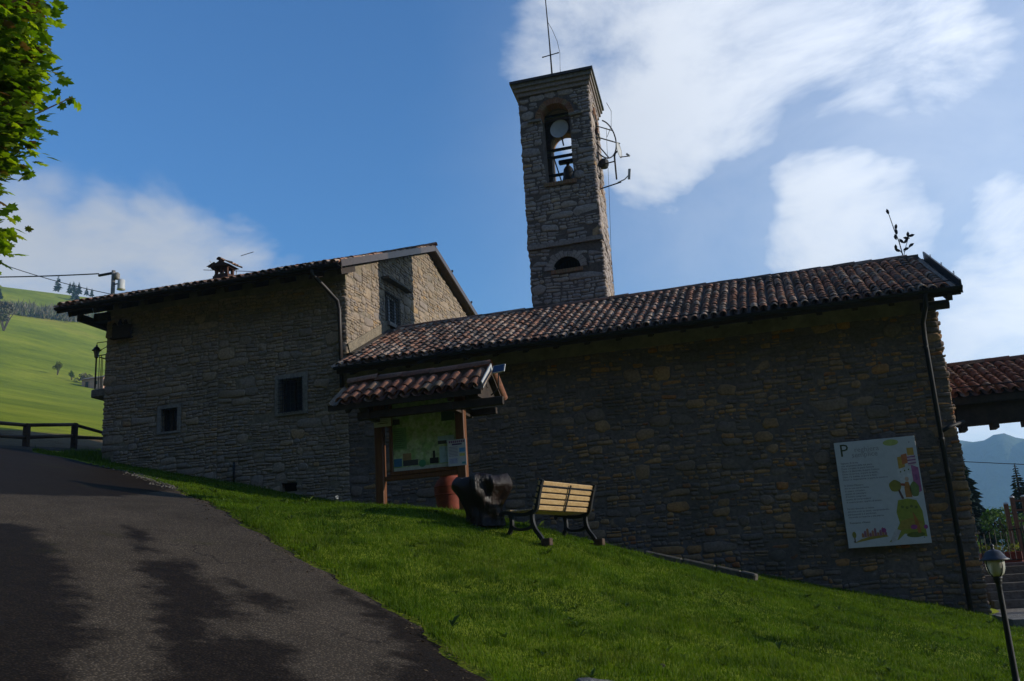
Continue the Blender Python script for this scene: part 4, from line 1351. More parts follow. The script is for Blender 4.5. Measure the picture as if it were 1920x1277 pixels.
    # string course: thin slabs on three sides
    for nm in ('front', 'right', 'left'):
        fn, hf = faces[nm]
        n = 5
        for k in range(n):
            u0 = -hf - .05 + (2 * hf + .1) * k / n; u1 = -hf - .05 + (2 * hf + .1) * (k + 1) / n - .008
            dz = rng.uniform(-.008, .008)
            MB().prism([(u0, 8.77 + dz), (u1, 8.77 + dz), (u1, 8.89 + dz), (u0, 8.89 + dz)], fn, -.02, .055 + rng.uniform(-.01, .012)).build('string_course_slab', M['stone_grey'], wall)
    # stepped cornice and thin metal-edged roof
    def ring(name, z0_, z1_, o, m):
        P = [(X0 - o, Y0 - o), (X1 + o, Y0 - o), (X1 + o + SK * 2.2, Y1 + o), (X0 - o + SK * 2.2, Y1 + o)]
        MB().prism(P, lambda u, v, w: (u, v, w), z0_, z1_).build(name, m, tw)
    ring('cornice', 13.36, 13.48, .05, M['stone_grey'])
    ring('cornice', 13.482, 13.60, .10, M['stone_grey'])
    ring('cornice', 13.602, 13.72, .15, M['asphalt_kerb'])
    P = [(X0 - .20, Y0 - .20), (X1 + .20, Y0 - .20), (X1 + .20 + SK * 2.2, Y1 + .20), (X0 - .20 + SK * 2.2, Y1 + .20)]
    c = MB()
    v = [(x, y, 13.722) for x, y in P] + [(x, y, 13.80) for x, y in P] + [(-4.98, 25.1, 14.0)]
    c.add(v, [(3, 2, 1, 0), (0, 1, 5, 4), (1, 2, 6, 5), (2, 3, 7, 6), (3, 0, 4, 7), (4, 5, 8), (5, 6, 8), (6, 7, 8), (7, 4, 8)])
    c.build('cap_roof', M['copper'], tw)
    # cross on a long mast with its slack cable
    m = MB()
    m.tube([(-4.99, 24.5, 13.8), (-4.99, 24.5, 15.2), (-5.02, 24.5, 17.6)], [.028, .02, .012], 8)
    m.tube([(-5.22, 24.5, 14.78), (-4.76, 24.5, 14.82)], .015, 6)
    for x, z in ((-5.22, 14.78), (-4.76, 14.82)): m.lathe((x, 24.5, z - .025), [(.005, 0), (.03, .025), (.005, .05)], 8)
    m.build('cross_mast', M['iron'], tw)
    MB().tube([(-5.0, 24.5, 15.9), (-4.88, 24.5, 15.6), (-4.76, 24.5, 15.2), (-4.71, 24.5, 14.8), (-4.74, 24.5, 14.3), (-4.75, 24.5, 13.9)], .007, 5).build('mast_cable', M['iron'], tw)
    # cables running down the right edge
    for dx in (0,):
        MB().tube([(X1 + .12 + dx, Y0 + 1.9, 12.9), (X1 + .02 + dx, Y0 + 2.0, 11.0), (X1 - .10 + dx, Y0 + 2.05, 9.0), (X1 - .12 + dx, Y0 + 2.05, 6.8)], .006, 5).build('tower_cable', M['iron'], tw)
    MB().tube([(X1 + .2, Y0 + 1.9, 13.7), (X1 + .33, Y0 + 1.8, 13.35), (X1 + .28, Y0 + 1.85, 12.9), (X1 + .12, Y0 + 1.9, 12.6)], .008, 5).build('tower_cable', M['iron'], tw)
    # thin wires clipped to the front
    for x, za, zb in ((-5.62, 7.9, 8.15), (-5.58, 7.9, 8.15), (-4.26, 8.0, 8.3), (-4.30, 8.05, 8.3)):
        MB().tube([(x, Y0 - .06, za), (x, Y0 - .06, zb)], .008, 5).build('iron_staple', M['iron'], tw)
    # belfry beams and railings
    for z, y in ((12.0, 24.9), (11.78, 24.9), (11.32, 25.1), (12.75, 24.3)):
        MB().beam((X0 + .1, y, z), (X1 - .1, y, z), .07, .07).build('belfry_beam', M['iron'], tw)
    MB().beam((-5.25, 25.1, 11.85), (-5.05, 25.1, 10.95), .035, .035).build('belfry_strut', M['iron'], tw)
    MB().beam((-5.05, 25.1, 10.95), (-4.85, 25.1, 11.3), .035, .035).build('belfry_strut', M['iron'], tw)
    MB().beam((-5.2, 25.1, 10.98), (-5.0, 25.1, 11.02), .03, .03).build('belfry_strut', M['iron'], tw)
    rb = MB()
    for k in range(9): rb.tube([(-5.4 + k * .11, Y1 - .1, sill - .05), (-5.4 + k * .11, Y1 - .1, 11.22)], .010, 5)
    rb.tube([(-5.5, Y1 - .1, 11.2), (-4.5, Y1 - .1, 11.2)], .012, 5)
    rb.build('belfry_railing', M['iron'], tw)

    # bell with yoke
    bl = empty('bell', (-4.86, 25.1, 11.0), 'dark bronze bell hanging in the tower arch', 'bell')
    MB().lathe((-4.86, 25.1, 10.98), [(.25, 0), (.245, .03), (.20, .10), (.165, .22), (.15, .36), (.135, .46), (.08, .54), (.03, .56)], 24).build('bell_body', flat('bell_bronze', (.022, .02, .018), .4), bl, True)
    MB().box(-5.12, -4.6, 25.03, 25.17, 11.62, 11.74, bev=.02).build('yoke', M['iron'], bl)
    MB().tube([(-4.86, 25.1, 11.5), (-4.86, 25.1, 11.64)], .05, 8).build('crown', M['iron'], bl)
    MB().tube([(-4.86, 25.1, 11.3), (-4.86, 25.1, 10.95)], [.015, .03], 8).build('clapper', M['iron'], bl)
    # dish in the front arch
    d1 = empty('satellite_dish', (-4.83, 24.25, 11.75), 'round grey satellite dish standing in the front belfry arch', 'satellite dish')
    dish(d1, (-4.84, 24.22, 12.28), (-.10, -1, .12), .27, (-4.82, 24.5, 11.9))
    # half wheel bracket on the right side
    w = empty('ringing_wheel', (-3.6, 24.9, 11.6), 'thin iron ringing hoop sticking out of the right belfry arch', 'ringing hoop')
    wc = Vector((-3.74, 25.0, 12.12))
    ax = Vector((.62, .78, 0)).normalized()
    pts = [wc + ax * (.46 * math.sin(a)) + Vector((0, 0, .58 * math.cos(a))) for a in np.linspace(0, math.pi * 1.85, 40)]
    wb = MB(); wb.tube(pts, .02, 6); wb.build('rim', M['iron'], w)
    MB().tube([wc - ax * .5, wc + ax * .60], .018, 6).build('spoke', M['iron'], w)
    MB().tube([wc - ax * .5 + Vector((0, 0, .35)), wc + ax * .36 + Vector((0, 0, .35))], .016, 6).build('spoke', M['iron'], w)
    MB().tube([wc + ax * -.3 + Vector((0, 0, -.2)), wc + ax * .12 + Vector((0, 0, -.55))], .018, 6).build('spoke', M['iron'], w)
    MB().lathe((-3.80, 24.95, 11.22), [(.10, 0), (.14, .08), (.14, .2), (.08, .26)], 12).build('motor', M['iron'], w)
    # dish and yagi on a bracket, right side
    d2 = empty('antenna_bracket', (-3.5, 24.6, 10.7), 'bracket with side-on dish and small antennas right of the tower', 'antenna')
    q = Vector((-3.42, 24.5, 0))
    MB().tube([(-3.9, 24.5, 11.12), (-3.42, 24.5, 11.16)], .018, 6).build('arm', M['iron'], d2)
    MB().tube([q + Vector((0, 0, 10.62)), q + Vector((0, 0, 11.35))], .024, 8).build('post', M['iron'], d2)
    MB().tube([(-3.9, 24.5, 10.42), (-3.30, 24.5, 10.52)], .018, 6).build('arm', M['iron'], d2)
    dish(d2, (-3.30, 24.5, 11.46), (.96, -.15, .05), .22, (-3.42, 24.5, 11.28), arm_end=(-3.0, 24.46, 11.22), name='dish')
    MB().beam((-3.08, 24.5, 10.56), (-3.04, 24.5, 10.86), .03, .07).build('panel_antenna', M['grey_panel'], d2)
    MB().tube([(-3.40, 24.5, 10.52), (-3.2, 24.5, 10.58), (-3.08, 24.5, 10.68)], .016, 6).build('arm', M['grey_panel'], d2)


def dish(parent, c, n, r, foot, arm_end=None, name='reflector'):
    c, n = Vector(c), Vector(n).normalized()
    a = Vector((0, 0, 1)).cross(n).normalized(); u = n.cross(a)
    V, F = [], []
    rings, seg = 4, 20
    for side in (0, 1):
        for i in range(rings + 1):
            rr = r * i / rings
            for k in range(seg):
                t = 2 * math.pi * k / seg
                V.append(c + a * (rr * math.cos(t)) + u * (rr * 1.06 * math.sin(t)) + n * (.16 * r * (i / rings) ** 2 - .012 * side))
    m = (rings + 1) * seg
    for side in (0, 1):
        for i in range(rings):
            for k in range(seg):
                k2 = (k + 1) % seg
                q = [side * m + i * seg + k, side * m + i * seg + k2, side * m + (i + 1) * seg + k2, side * m + (i + 1) * seg + k]
                F.append(tuple(q if side == 0 else q[::-1]))
    for k in range(seg):
        k2 = (k + 1) % seg
        F.append((rings * seg + k, m + rings * seg + k, m + rings * seg + k2, rings * seg + k2))
    MB().add(V, F).build(name, M['grey_panel'], parent, True)
    MB().tube([c - n * .02, c - n * .1 - u * r * .3, Vector(foot)], .022, 6).build('mount', M['iron'], parent)
    e = Vector(arm_end) if arm_end else c + n * (r * 1.1) - u * r * .9
    if not arm_end: return
    MB().tube([c - u * r * .95 + n * .1 * r, e], .014, 6).build('feed_arm', M['iron'], parent)
    MB().beam(e, e + (c - e).normalized() * .1 + u * .02, .05, .05).build('feed_horn', M['grey_panel'], parent)


build_tower()


# ================================================================== porch on the right
def build_porch():
    p = empty('porch', (6.2, 22.6, -1.0), 'lean-to porch with red brown clay tiles beyond the chapel corner', 'porch')
    x0, x1 = 3.56, 8.6
    ey, ez, ry, rz_ = 21.55, 3.22, 23.9, 4.22
    sl = (rz_ - ez) / (ry - ey)
    r = MB()
    r.add([(x0, ey, ez - .06), (x1, ey, ez - .06), (x1, ry, rz_ - .06), (x0, ry, rz_ - .06), (x0, ey, ez), (x1, ey, ez), (x1, ry, rz_), (x0, ry, rz_)],
          [(3, 2, 1, 0), (4, 5, 6, 7), (0, 1, 5, 4), (1, 2, 6, 5), (2, 3, 7, 6), (3, 0, 4, 7)])
    r.add([(x0, ry, rz_ - .05), (x1, ry, rz_ - .05), (x1, ry + 2.3, ez), (x0, ry + 2.3, ez), (x0, ry, rz_), (x1, ry, rz_), (x1, ry + 2.3, ez + .06), (x0, ry + 2.3, ez + .06)],
          [(3, 2, 1, 0), (4, 5, 6, 7), (0, 1, 5, 4), (1, 2, 6, 5), (2, 3, 7, 6), (3, 0, 4, 7)])
    rf = r.build('roof', M['wood_dark'], p)
    es = Vector((0, ry - ey, rz_ - ez)).normalized()
    tile_field(rf, (x0, ey, ez), (1, 0, 0), es, x1 - x0, math.hypot(ry - ey, rz_ - ez), M['tile_red'], 200, 71, pick=lambda t: t[0].x, pitch=.215, expo=.32)
    MB().box(x0, x1, ry - .09, ry + .09, rz_ - .05, rz_ + .10).build('ridge_bedding', M['mortar'], p)
    ridge_row(rf, (x0 + .02, ry, rz_ + .02), (x1, ry, rz_ + .02), M['tile_red'], 72, lift=.04, scale=1.05)
    MB().box(x0, x1, ey + .10, ey + .30, ez - .60, ez - .14, bev=.02).build('beam', M['wood_dark'], p)
    MB().box(x0, x1, ey - .02, ey + .02, ez - .16, ez - .02).build('fascia', M['wood_dark'], p)
    for k in range(8):
        x = x0 + .12 + k * .60
        MB().beam((x, ey + .02, ez - .64), (x, ey + .42, ez - .64), .12, .12).build('joist', M['wood_dark'], p)
    rail = MB(); rail.tube([(x0, ey + .14, ez + .22), (x1, ey + .14, ez + .22)], .012, 6); rail.build('snow_rail', M['metal'], p)
    for x in (5.9, 8.3): MB().box(x, x + .2, ey + .10, ey + .30, -1.3, ez - .60, bev=.015).build('post', M['wood_red'], p)
    for x in (5.9, 8.3): MB().box(x, x + .2, ey + 2.2, ey + 2.4, -1.3, ez - .60, bev=.015).build('post', M['wood_red'], p)


build_porch()


# ================================================================== notice board with tiled roof
def build_kiosk():
    gz = t1(-6, 15.6)
    k = empty('notice_board', (-6.0, 15.6, gz), 'wooden notice board under a small red tiled roof on the lawn', 'notice board')
    py = 15.6
    for x in (-6.79, -5.27):
        MB().box(x - .08, x + .08, py - .07, py + .07, t1(x, py) - .3, 3.34, bev=.012).build('post', M['wood_red'], k)
    # crossbeams and roof carriers
    MB().box(-7.25, -4.75, py - .06, py + .06, 3.34, 3.46, bev=.01).build('crossbeam', M['wood_dark'], k)
    for x in (-7.15, -6.79, -5.27):
        MB().beam((x, py - .56, 3.12), (x, py, 3.48), .07, .12).build('roof_carrier', M['wood_dark'], k)
        MB().beam((x, py + .56, 3.12), (x, py, 3.48), .07, .12).build('roof_carrier', M['wood_dark'], k)
    MB().box(-6.98, -4.34, py - .52, py - .44, 2.92, 3.06, bev=.01).build('front_beam', M['wood_dark'], k)
    MB().box(-6.98, -4.75, py + .44, py + .52, 2.95, 3.07, bev=.01).build('rear_beam', M['wood_dark'], k)
    for x in (-6.79, -5.27):
        MB().beam((x, py - .55, 2.99), (x, py + .55, 2.99), .10, .12).build('bracket', M['wood_dark'], k)
    x0, x1 = -7.36, -4.66
    ey, ez, rz_ = py - .58, 3.22, 3.60
    r = MB()
    for s in (-1, 1):
        e = py + s * .58
        r.add([(x0, e, ez - .04), (x1, e, ez - .04), (x1, py, rz_ - .04), (x0, py, rz_ - .04), (x0, e, ez), (x1, e, ez), (x1, py, rz_), (x0, py, rz_)],
              [(3, 2, 1, 0), (4, 5, 6, 7), (0, 1, 5, 4), (1, 2, 6, 5), (2, 3, 7, 6), (3, 0, 4, 7)])
    rf = r.build('roof', M['wood_dark'], k)
    es = Vector((0, .58, rz_ - ez)).normalized(); Lr = math.hypot(.58, rz_ - ez)
    tile_field(rf, (x0 + .02, ey, ez), (1, 0, 0), es, 2.64, Lr, M['tile_red'], 60, 81, pitch=.22, expo=.40, scale=1.08)
    es2 = Vector((0, -.58, rz_ - ez)).normalized()
    tile_field(rf, (x1 - .02, py + .58, ez), (-1, 0, 0), es2, 2.64, Lr, M['tile_red'], 60, 82, pitch=.22, expo=.40, scale=1.08)
    MB().box(x0 + .05, x1 - .05, py - .08, py + .08, rz_ - .03, rz_ + .11).build('ridge_bedding', M['mortar'], k)
    ridge_row(rf, (x0 + .02, py, rz_ + .04), (x1 - .05, py, rz_ + .04), M['tile_red'], 83, step=.55, lift=.05, scale=1.15)
    MB().box(x0 - .12, x1 - .02, ey - .04, ey + .0, ez - .10, ez - .0).build('eaves_board', M['wood_dark'], k)
    for s in (-1,):
        MB().beam((x1 + .0, py + s * .60, ez + .05), (x1 + .0, py, rz_ + .10), .02, .12).build('verge_board', M['grey_panel'], k)
    MB().prism([(py - .54, 3.10), (py + .54, 3.10), (py + .54, 3.20), (py, 3.54), (py - .54, 3.20)], lambda u, v, w: (w, u, v), -4.80, -4.76).build('gable_board', M['wood_dark'], k)
    # board frame with the printed area map
    bx0, bx1, bz0, bz1 = -6.60, -5.36, 2.04, 3.34
    for (a, b_, c, d) in ((bx0, bx1 + .06, bz0 - .07, bz0), (bx0, bx0 + .06, bz0, bz1), (bx1, bx1 + .06, bz0, bz1)):
        MB().box(a, b_, py - .05, py + .04, c, d, bev=.008).build('frame', M['wood_red'], k)
    MB().box(-6.71, -5.35, py - .035, py + .035, bz0 - .15, bz0 - .072, bev=.008).build('lower_rail', M['wood_red'], k)
    mp = MB().box(bx0 + .06, bx1, py - .012, py + .01, bz0, bz1).build('map_panel', map_mat(), k)
    def patch(x0_, x1_, z0_, z1_, nm, c, lay=1):
        MB().box(x0_, x1_, py - .012 - .002 * lay, py - .012, z0_, z1_).build('print', flat(nm, c), mp)
    patch(-6.53, -6.28, 2.42, 2.80, 'print_pale_green', (.14, .26, .10))
    patch(-6.535, -5.37, 2.045, 2.10, 'print_pale', (.40, .42, .36), 2)
    patch(-6.53, -6.38, 2.12, 2.26, 'print_blue', (.04, .13, .26))
    patch(-6.36, -6.08, 2.12, 2.22, 'print_dark', (.05, .05, .05))
    patch(-6.36, -6.2, 2.22, 2.34, 'print_brown', (.26, .17, .08))
    patch(-5.86, -5.70, 2.12, 2.22, 'print_black', (.015, .012, .01), 2)
    patch(-5.80, -5.76, 2.22, 2.34, 'print_black', (.015, .012, .01), 2)
    patch(-5.68, -5.50, 2.12, 2.40, 'print_sky', (.30, .42, .48))
    patch(-5.70, -5.40, 2.46, 2.58, 'print_sky', (.30, .42, .48))
    patch(-5.70, -5.54, 2.44, 2.50, 'print_dark', (.05, .05, .05), 2)
    patch(-6.53, -6.40, 2.86, 2.96, 'print_dark', (.05, .05, .05))
    patch(-5.62, -5.38, 2.84, 3.16, 'print_dark_green', (.03, .06, .03))
    MB().prism([(-6.0 + .065 * math.cos(a), 2.14 + .065 * math.sin(a)) for a in np.linspace(0, 6.28, 20)[:-1]], lambda u, v, w: (u, py - w, v), .012, .017).build('print', flat('print_green', (.06, .22, .10)), mp)
    for i in range(9):
        MB().box(-6.515, -6.515 + .20 - .03 * (i % 3), py - .017, py - .013, 2.45 + i * .036, 2.458 + i * .036).build('print_line', flat('print_dark_green', (.03, .06, .03)), mp)
    # notices fixed to the posts
    n1 = empty('paper_notice', (-6.66, py - .085, 2.86), 'small white paper notice on the left post of the notice board', 'notice')
    MB().box(-6.86, -6.53, py - .088, py - .082, 2.84, 3.05).build('sheet', M['white_board'], n1)
    for i, w in enumerate((.18, .2, .16, .2)): MB().box(-6.69 - w / 2, -6.69 + w / 2, py - .0905, py - .0885, 3.0 - i * .035, 3.006 - i * .035 + (.006 if i == 3 else 0)).build('print_line', flat('print_dark', (.05, .05, .05)), n1)
    n2 = empty('poster', (-5.32, py - .085, 2.03), 'blue and white printed poster on the right post of the notice board', 'poster')
    MB().box(-5.50, -5.17, py - .088, py - .082, 2.03, 2.48).build('sheet', M['white_board'], n2)
    for i in range(8): MB().box(-5.475 + i * .036, -5.448 + i * .036, py - .0905, py - .0885, 2.425, 2.462).build('print', flat('print_plum', (.16, .07, .16)), n2)
    MB().box(-5.42, -5.24, py - .0905, py - .0885, 2.385, 2.412).build('print', flat('print_ink', (.09, .06, .16)), n2)
    for (a, b_, c, d, nm, col) in ((-5.29, -5.19, 2.26, 2.33, 'print_blue2', (.10, .26, .50)), (-5.29, -5.19, 2.19, 2.235, 'print_yellow', (.50, .46, .16)), (-5.25, -5.19, 2.055, 2.09, 'print_teal', (.07, .26, .28)),
                                (-5.48, -5.33, 2.07, 2.16, 'print_lilac', (.30, .32, .46))):
        MB().box(a, b_, py - .0905, py - .0885, c, d).build('print', flat(nm, col), n2)
    for i in range(7): MB().box(-5.48, -5.32, py - .0905, py - .0885, 2.20 + i * .025, 2.206 + i * .025).build('print_line', flat('print_ink', (.09, .06, .16)), n2)
    # solar panel
    s = empty('solar_panel', (-4.55, py, 3.45), 'small solar panel on a bracket beside the notice board roof', 'solar panel')
    a, u = Vector((.97, -.1, .05)), Vector((-.02, -.45, -.75)).normalized()
    nrm = a.cross(u)
    c = Vector((-4.50, py - .10, 3.62))
    MB().obox(c, a, u, nrm, .115, .085, .010).build('frame', M['grey_panel'], s)
    nn = nrm.normalized() if nrm.y < 0 else -nrm.normalized()
    MB().obox(c + nn * .012, a, u, nrm, .10, .072, .004).build('cell', M['solar'], s)
    MB().tube([(-4.52, py - .06, 3.6), (-4.56, py + .02, 3.3), (-4.70, py + .02, 3.2)], .012, 6).build('stand', M['iron'], s)


def map_mat():
    m = mat('printed_area_map', [(.30, (.16, .30, .08)), (.45, (.26, .38, .16)), (.55, (.40, .46, .28)), (.7, (.22, .36, .12))], .4, 5.0, .35, 0, spec=.3)
    return m


def txt(body, loc, size, parent, m, align='LEFT', ext=.0015, name='lettering', rot=None):
    c = bpy.data.curves.new('lettering', 'FONT')
    c.body = body; c.size = size; c.align_x = align; c.extrude = 0; c.resolution_u = 2
    o = bpy.data.objects.new('lettering_curve', c)
    COL.objects.link(o)
    dg = bpy.context.evaluated_depsgraph_get()
    me = bpy.data.meshes.new_from_object(o.evaluated_get(dg))
    bpy.data.objects.remove(o)
    me.materials.clear(); me.materials.append(m)
    t = bpy.data.objects.new(name, me)
    link(t, parent, loc)
    t.rotation_euler = rot or (R_(90), 0, 0)
    return t


build_kiosk()


# ================================================================== sign on the chapel wall
def build_sign():
    X0, Z0, Wd, Ht = 1.04, .30, 1.56, 2.13
    Y = 20.84
    s = empty('wall_sign', (X0 + Wd / 2, Y + .05, Z0), 'large white printed panel with text and castle picture on the chapel wall', 'sign')
    pn = MB().box(X0, X0 + Wd, Y, Y + .03, Z0, Z0 + Ht, bev=.004).build('panel', M['white_board'], s)
    for dx in (.12, Wd - .12):
        for dz in (.12, Ht - .12):
            MB().tube([(X0 + dx, Y + .02, Z0 + dz), (X0 + dx, FY + .05, Z0 + dz)], .012, 6).build('standoff', M['metal'], s)
            MB().tube([(X0 + dx, Y - .004, Z0 + dz), (X0 + dx, Y + .02, Z0 + dz)], .010, 8).build('screw', M['metal'], s)
    fn = lambda u, v, w: (X0 + u * Wd, Y - w, Z0 + v * Ht)

    def poly(pts, nm, c, lay):
        MB().prism(pts, fn, .0002, .0008 + .0006 * lay).build('print', flat(nm, c), pn)

    def ell(cx, cy, rx, ry, nm, c, lay, n=22, wobble=0):
        poly([(cx + rx * (1 + wobble * math.sin(5 * a)) * math.cos(a), cy + ry * (1 + wobble * math.sin(5 * a)) * math.sin(a)) for a in np.linspace(0, 2 * math.pi, n + 1)[:-1]], nm, c, lay)
    ink = flat('sign_ink', (.10, .095, .12)); pale = flat('sign_pale_ink', (.24, .23, .25))
    T_ = lambda u, v: (X0 + u * Wd, Y - .0015, Z0 + v * Ht)
    txt('P', T_(.055, .862), .36, pn, flat('sign_green_ink', (.045, .055, .02)))
    txt('reghiera', T_(.24, .895), .145, pn, pale)
    txt('semplice', T_(.20, .845), .145, pn, pale)
    para = [(.788, ["Signore, fà di me", "uno strumento della tua pace:", "Dove c'è odio, io porti l'amore", "Dove c'è discordia, io porti l'unione", "Dove c'è errore, io porti la verità",
                    "Dove c'è dubbio, io porti la fede", "Dove c'è disperazione, io porti la speranza"]),
            (.575, ["O Divino Maestro,", "che io non cerchi tanto", "di essere consolato", "quanto di consolare", "di essere compreso", "quanto di comprendere", "di essere amato, quanto di amare."]),
            (.355, ["Perché donando si riceve,", "dimenticando se stessi, comprendendo,", "perdonando si è perdonati,", "morendo si risuscita a vita eterna."])]
    for v, lines in para:
        for i, ln in enumerate(lines): txt(ln, T_(.05, v - i * .0262), .050, pn, ink)
    txt("Francesco d'Assisi", T_(.055, .222), .054, pn, flat('sign_black_ink', (.03, .03, .035)))
    # the picture: hill, white keep with towers, trees, a robed figure, a far village
    ell(.70, .955, .095, .030, 'sign_lime', (.30, .34, .10), 1)
    poly([(.50, .03), (.62, .05), (.70, .10), (.96, .06), (.95, .30), (.90, .40), (.80, .42), (.68, .41), (.64, .30), (.66, .20), (.58, .10)], 'sign_hill_green', (.22, .24, .03), 1)
    poly([(.62, .11), (.70, .14), (.92, .13), (.94, .20), (.80, .24), (.68, .22)], 'sign_hill_ochre', (.27, .20, .035), 2)
    ell(.83, .085, .11, .025, 'sign_hill_dark', (.10, .12, .02), 2)
    poly([(.52, .02), (.60, .05), (.66, .13), (.60, .15), (.54, .08)], 'sign_path', (.42, .40, .42), 3)
    poly([(.73, .42), (.93, .42), (.93, .72), (.73, .70)], 'sign_keep', (.50, .50, .52), 2)
    poly([(.90, .45), (.985, .48), (.985, .70), (.90, .73)], 'sign_magenta', (.30, .10, .22), 3)
    poly([(.75, .70), (.83, .715), (.83, .82), (.75, .81)], 'sign_yellow', (.42, .26, .05), 2)
    poly([(.80, .735), (.87, .75), (.87, .84), (.80, .83)], 'sign_orange', (.40, .13, .05), 3)
    poly([(.87, .72), (.97, .73), (.97, .82), (.87, .82)], 'sign_stripes', (.46, .36, .40), 3)
    for k in range(3): poly([(.87, .735 + k * .03), (.97, .74 + k * .03), (.97, .752 + k * .03), (.87, .747 + k * .03)], 'sign_purple', (.22, .08, .20), 4)
    poly([(.88, .82), (.96, .82), (.96, .89), (.88, .89)], 'sign_yellow', (.42, .26, .05), 4)
    for k in range(3): ell(.765 + k * .05, .672 + k * .008, .009, .008, 'sign_hill_dark', (.10, .12, .02), 4, 10)
    poly([(.93, .58), (.955, .585), (.955, .64), (.93, .635)], 'sign_purple', (.22, .08, .20), 5)
    ell(.675, .545, .075, .055, 'sign_tree_olive', (.20, .18, .03), 3, 24, .04)
    poly([(.70, .50), (.73, .42), (.76, .42), (.72, .51)], 'sign_trunk', (.10, .05, .04), 4)
    ell(.90, .50, .055, .07, 'sign_tree_dark', (.13, .17, .05), 5, 24, .05)
    poly([(.78, .43), (.86, .43), (.855, .52), (.84, .575), (.80, .575), (.78, .52)], 'sign_robe', (.34, .15, .04), 5)
    poly([(.735, .545), (.79, .535), (.80, .56), (.745, .565)], 'sign_robe_arm', (.26, .07, .04), 6)
    ell(.825, .60, .024, .022, 'sign_face', (.48, .34, .26), 6, 14)
    for k in range(4): ell(.72 + k * .055, .345 - .01 * (k % 2), .018, .014, 'sign_hill_dark', (.10, .12, .02), 3, 10)
    poly([(.86, .10), (.90, .10), (.88, .22), (.83, .30), (.84, .20)], 'sign_rust', (.32, .12, .03), 4)
    ell(.82, .155, .04, .022, 'sign_plum', (.26, .05, .18), 5, 14)
    ell(.96, .15, .025, .02, 'sign_plum', (.26, .05, .18), 5, 14)
    ell(.09, .12, .025, .03, 'sign_tree_olive', (.20, .18, .03), 3, 16)
    poly([(.083, .05), (.097, .05), (.097, .10), (.083, .10)], 'sign_trunk', (.10, .05, .04), 2)
    poly([(.08, .045), (.30, .07), (.50, .085), (.48, .105), (.30, .10), (.16, .075)], 'sign_hill_ochre', (.27, .20, .035), 2)
    for k in range(10):
        u = .18 + k * .031; hgt = .03 + .02 * ((k * 7) % 3)
        poly([(u, .092 + k * .001), (u + .028, .092 + k * .001), (u + .028, .092 + hgt), (u + .014, .105 + hgt), (u, .092 + hgt)], 'sign_village_%d' % (k % 2), ((.34, .15, .08), (.24, .10, .14))[k % 2], 3)
    ell(.455, .145, .03, .022, 'sign_plum', (.26, .05, .18), 4, 14)


build_sign()


# ================================================================== small things on the lawn
def build_jar():
    x, y = -5.72, 16.12
    z = t1(x, y) - .02
    j = empty('terracotta_jar', (x, y, z), 'tall red terracotta jar behind the right post of the notice board', 'jar')
    prof = [(.17, 0), (.20, .03), (.225, .16), (.245, .30), (.27, .46), (.255, .55), (.21, .63), (.165, .67), (.16, .70), (.19, .72), (.195, .77), (.18, .78), (.15, .76), (.14, .6)]
    MB().lathe((x, y, z), prof, 28).build('body', M['terracotta'], j, True)
    for h in (.36, .50):
        MB().lathe((x, y, z + h), [(.262, 0), (.275, .012), (.262, .024)], 28, closed=False).build('rib', M['terracotta'], j, True)


build_jar()


def build_stump():
    x, y = -4.30, 13.62
    z = t1(x, y) - .03
    n, rings = 84, 30
    V, F = [], []
    for i in range(rings + 1):
        f = i / rings
        h = .74 * f
        base = .262 + .02 * math.exp(-(f / .08) ** 2) + .105 * float(sstep(.34, .80, f)) - .03 * float(sstep(.9, 1.0, f))
        for k in range(n):
            a = 2 * math.pi * k / n
            u = float(sstep(.25, .75, f))
            lob = .035 * u * math.sin(3 * a + 2.2) + .028 * u * math.sin(5 * a + .7 + 1.5 * f) + (.012 + .016 * u) * math.sin(9 * a + 4 * f) + .010 * math.sin(17 * a - 3 * f) + .007 * math.sin(29 * a + 2 * f) + .010 * math.sin(13 * f + 4 * a)
            knob = .06 * math.exp(-((a - 5.75) / .35) ** 2 - ((f - .80) / .13) ** 2) + .035 * math.exp(-((a - 4.6) / .30) ** 2 - ((f - .60) / .16) ** 2) + .09 * math.exp(-((a - 3.5) / .45) ** 2 - ((f - .82) / .15) ** 2) + .05 * math.exp(-((a - 5.2) / .2) ** 2 - ((f - .42) / .12) ** 2)
            r = base + lob + knob
            V.append((x + r * math.cos(a), y + r * math.sin(a), z + h + (.02 * math.sin(4 * a + 1) * f if i == rings else 0)))
    for i in range(rings):
        for k in range(n):
            k2 = (k + 1) % n
            F.append((i * n + k, i * n + k2, (i + 1) * n + k2, (i + 1) * n + k))
    top = rings * n
    for q in (.7, .35):
        for k in range(n):
            p = V[top + k]; V.append((x + (p[0] - x) * q, y + (p[1] - y) * q, z + .725 + .012 * math.sin(7 * k / n * 6.28 + 9 * q)))
    for lv in range(2):
        for k in range(n):
            k2 = (k + 1) % n
            a0 = top + lv * n
            F.append((a0 + k, a0 + k2, a0 + n + k2, a0 + n + k))
    F.append(tuple(range(top + 2 * n, top + 3 * n)))
    st = empty('stump_table', (x, y, z), 'squat glossy dark tree stump with flared knobbly top beside the bench', 'stump')
    MB().add(V, F).build('trunk', M['stump'], st, True)


build_stump()


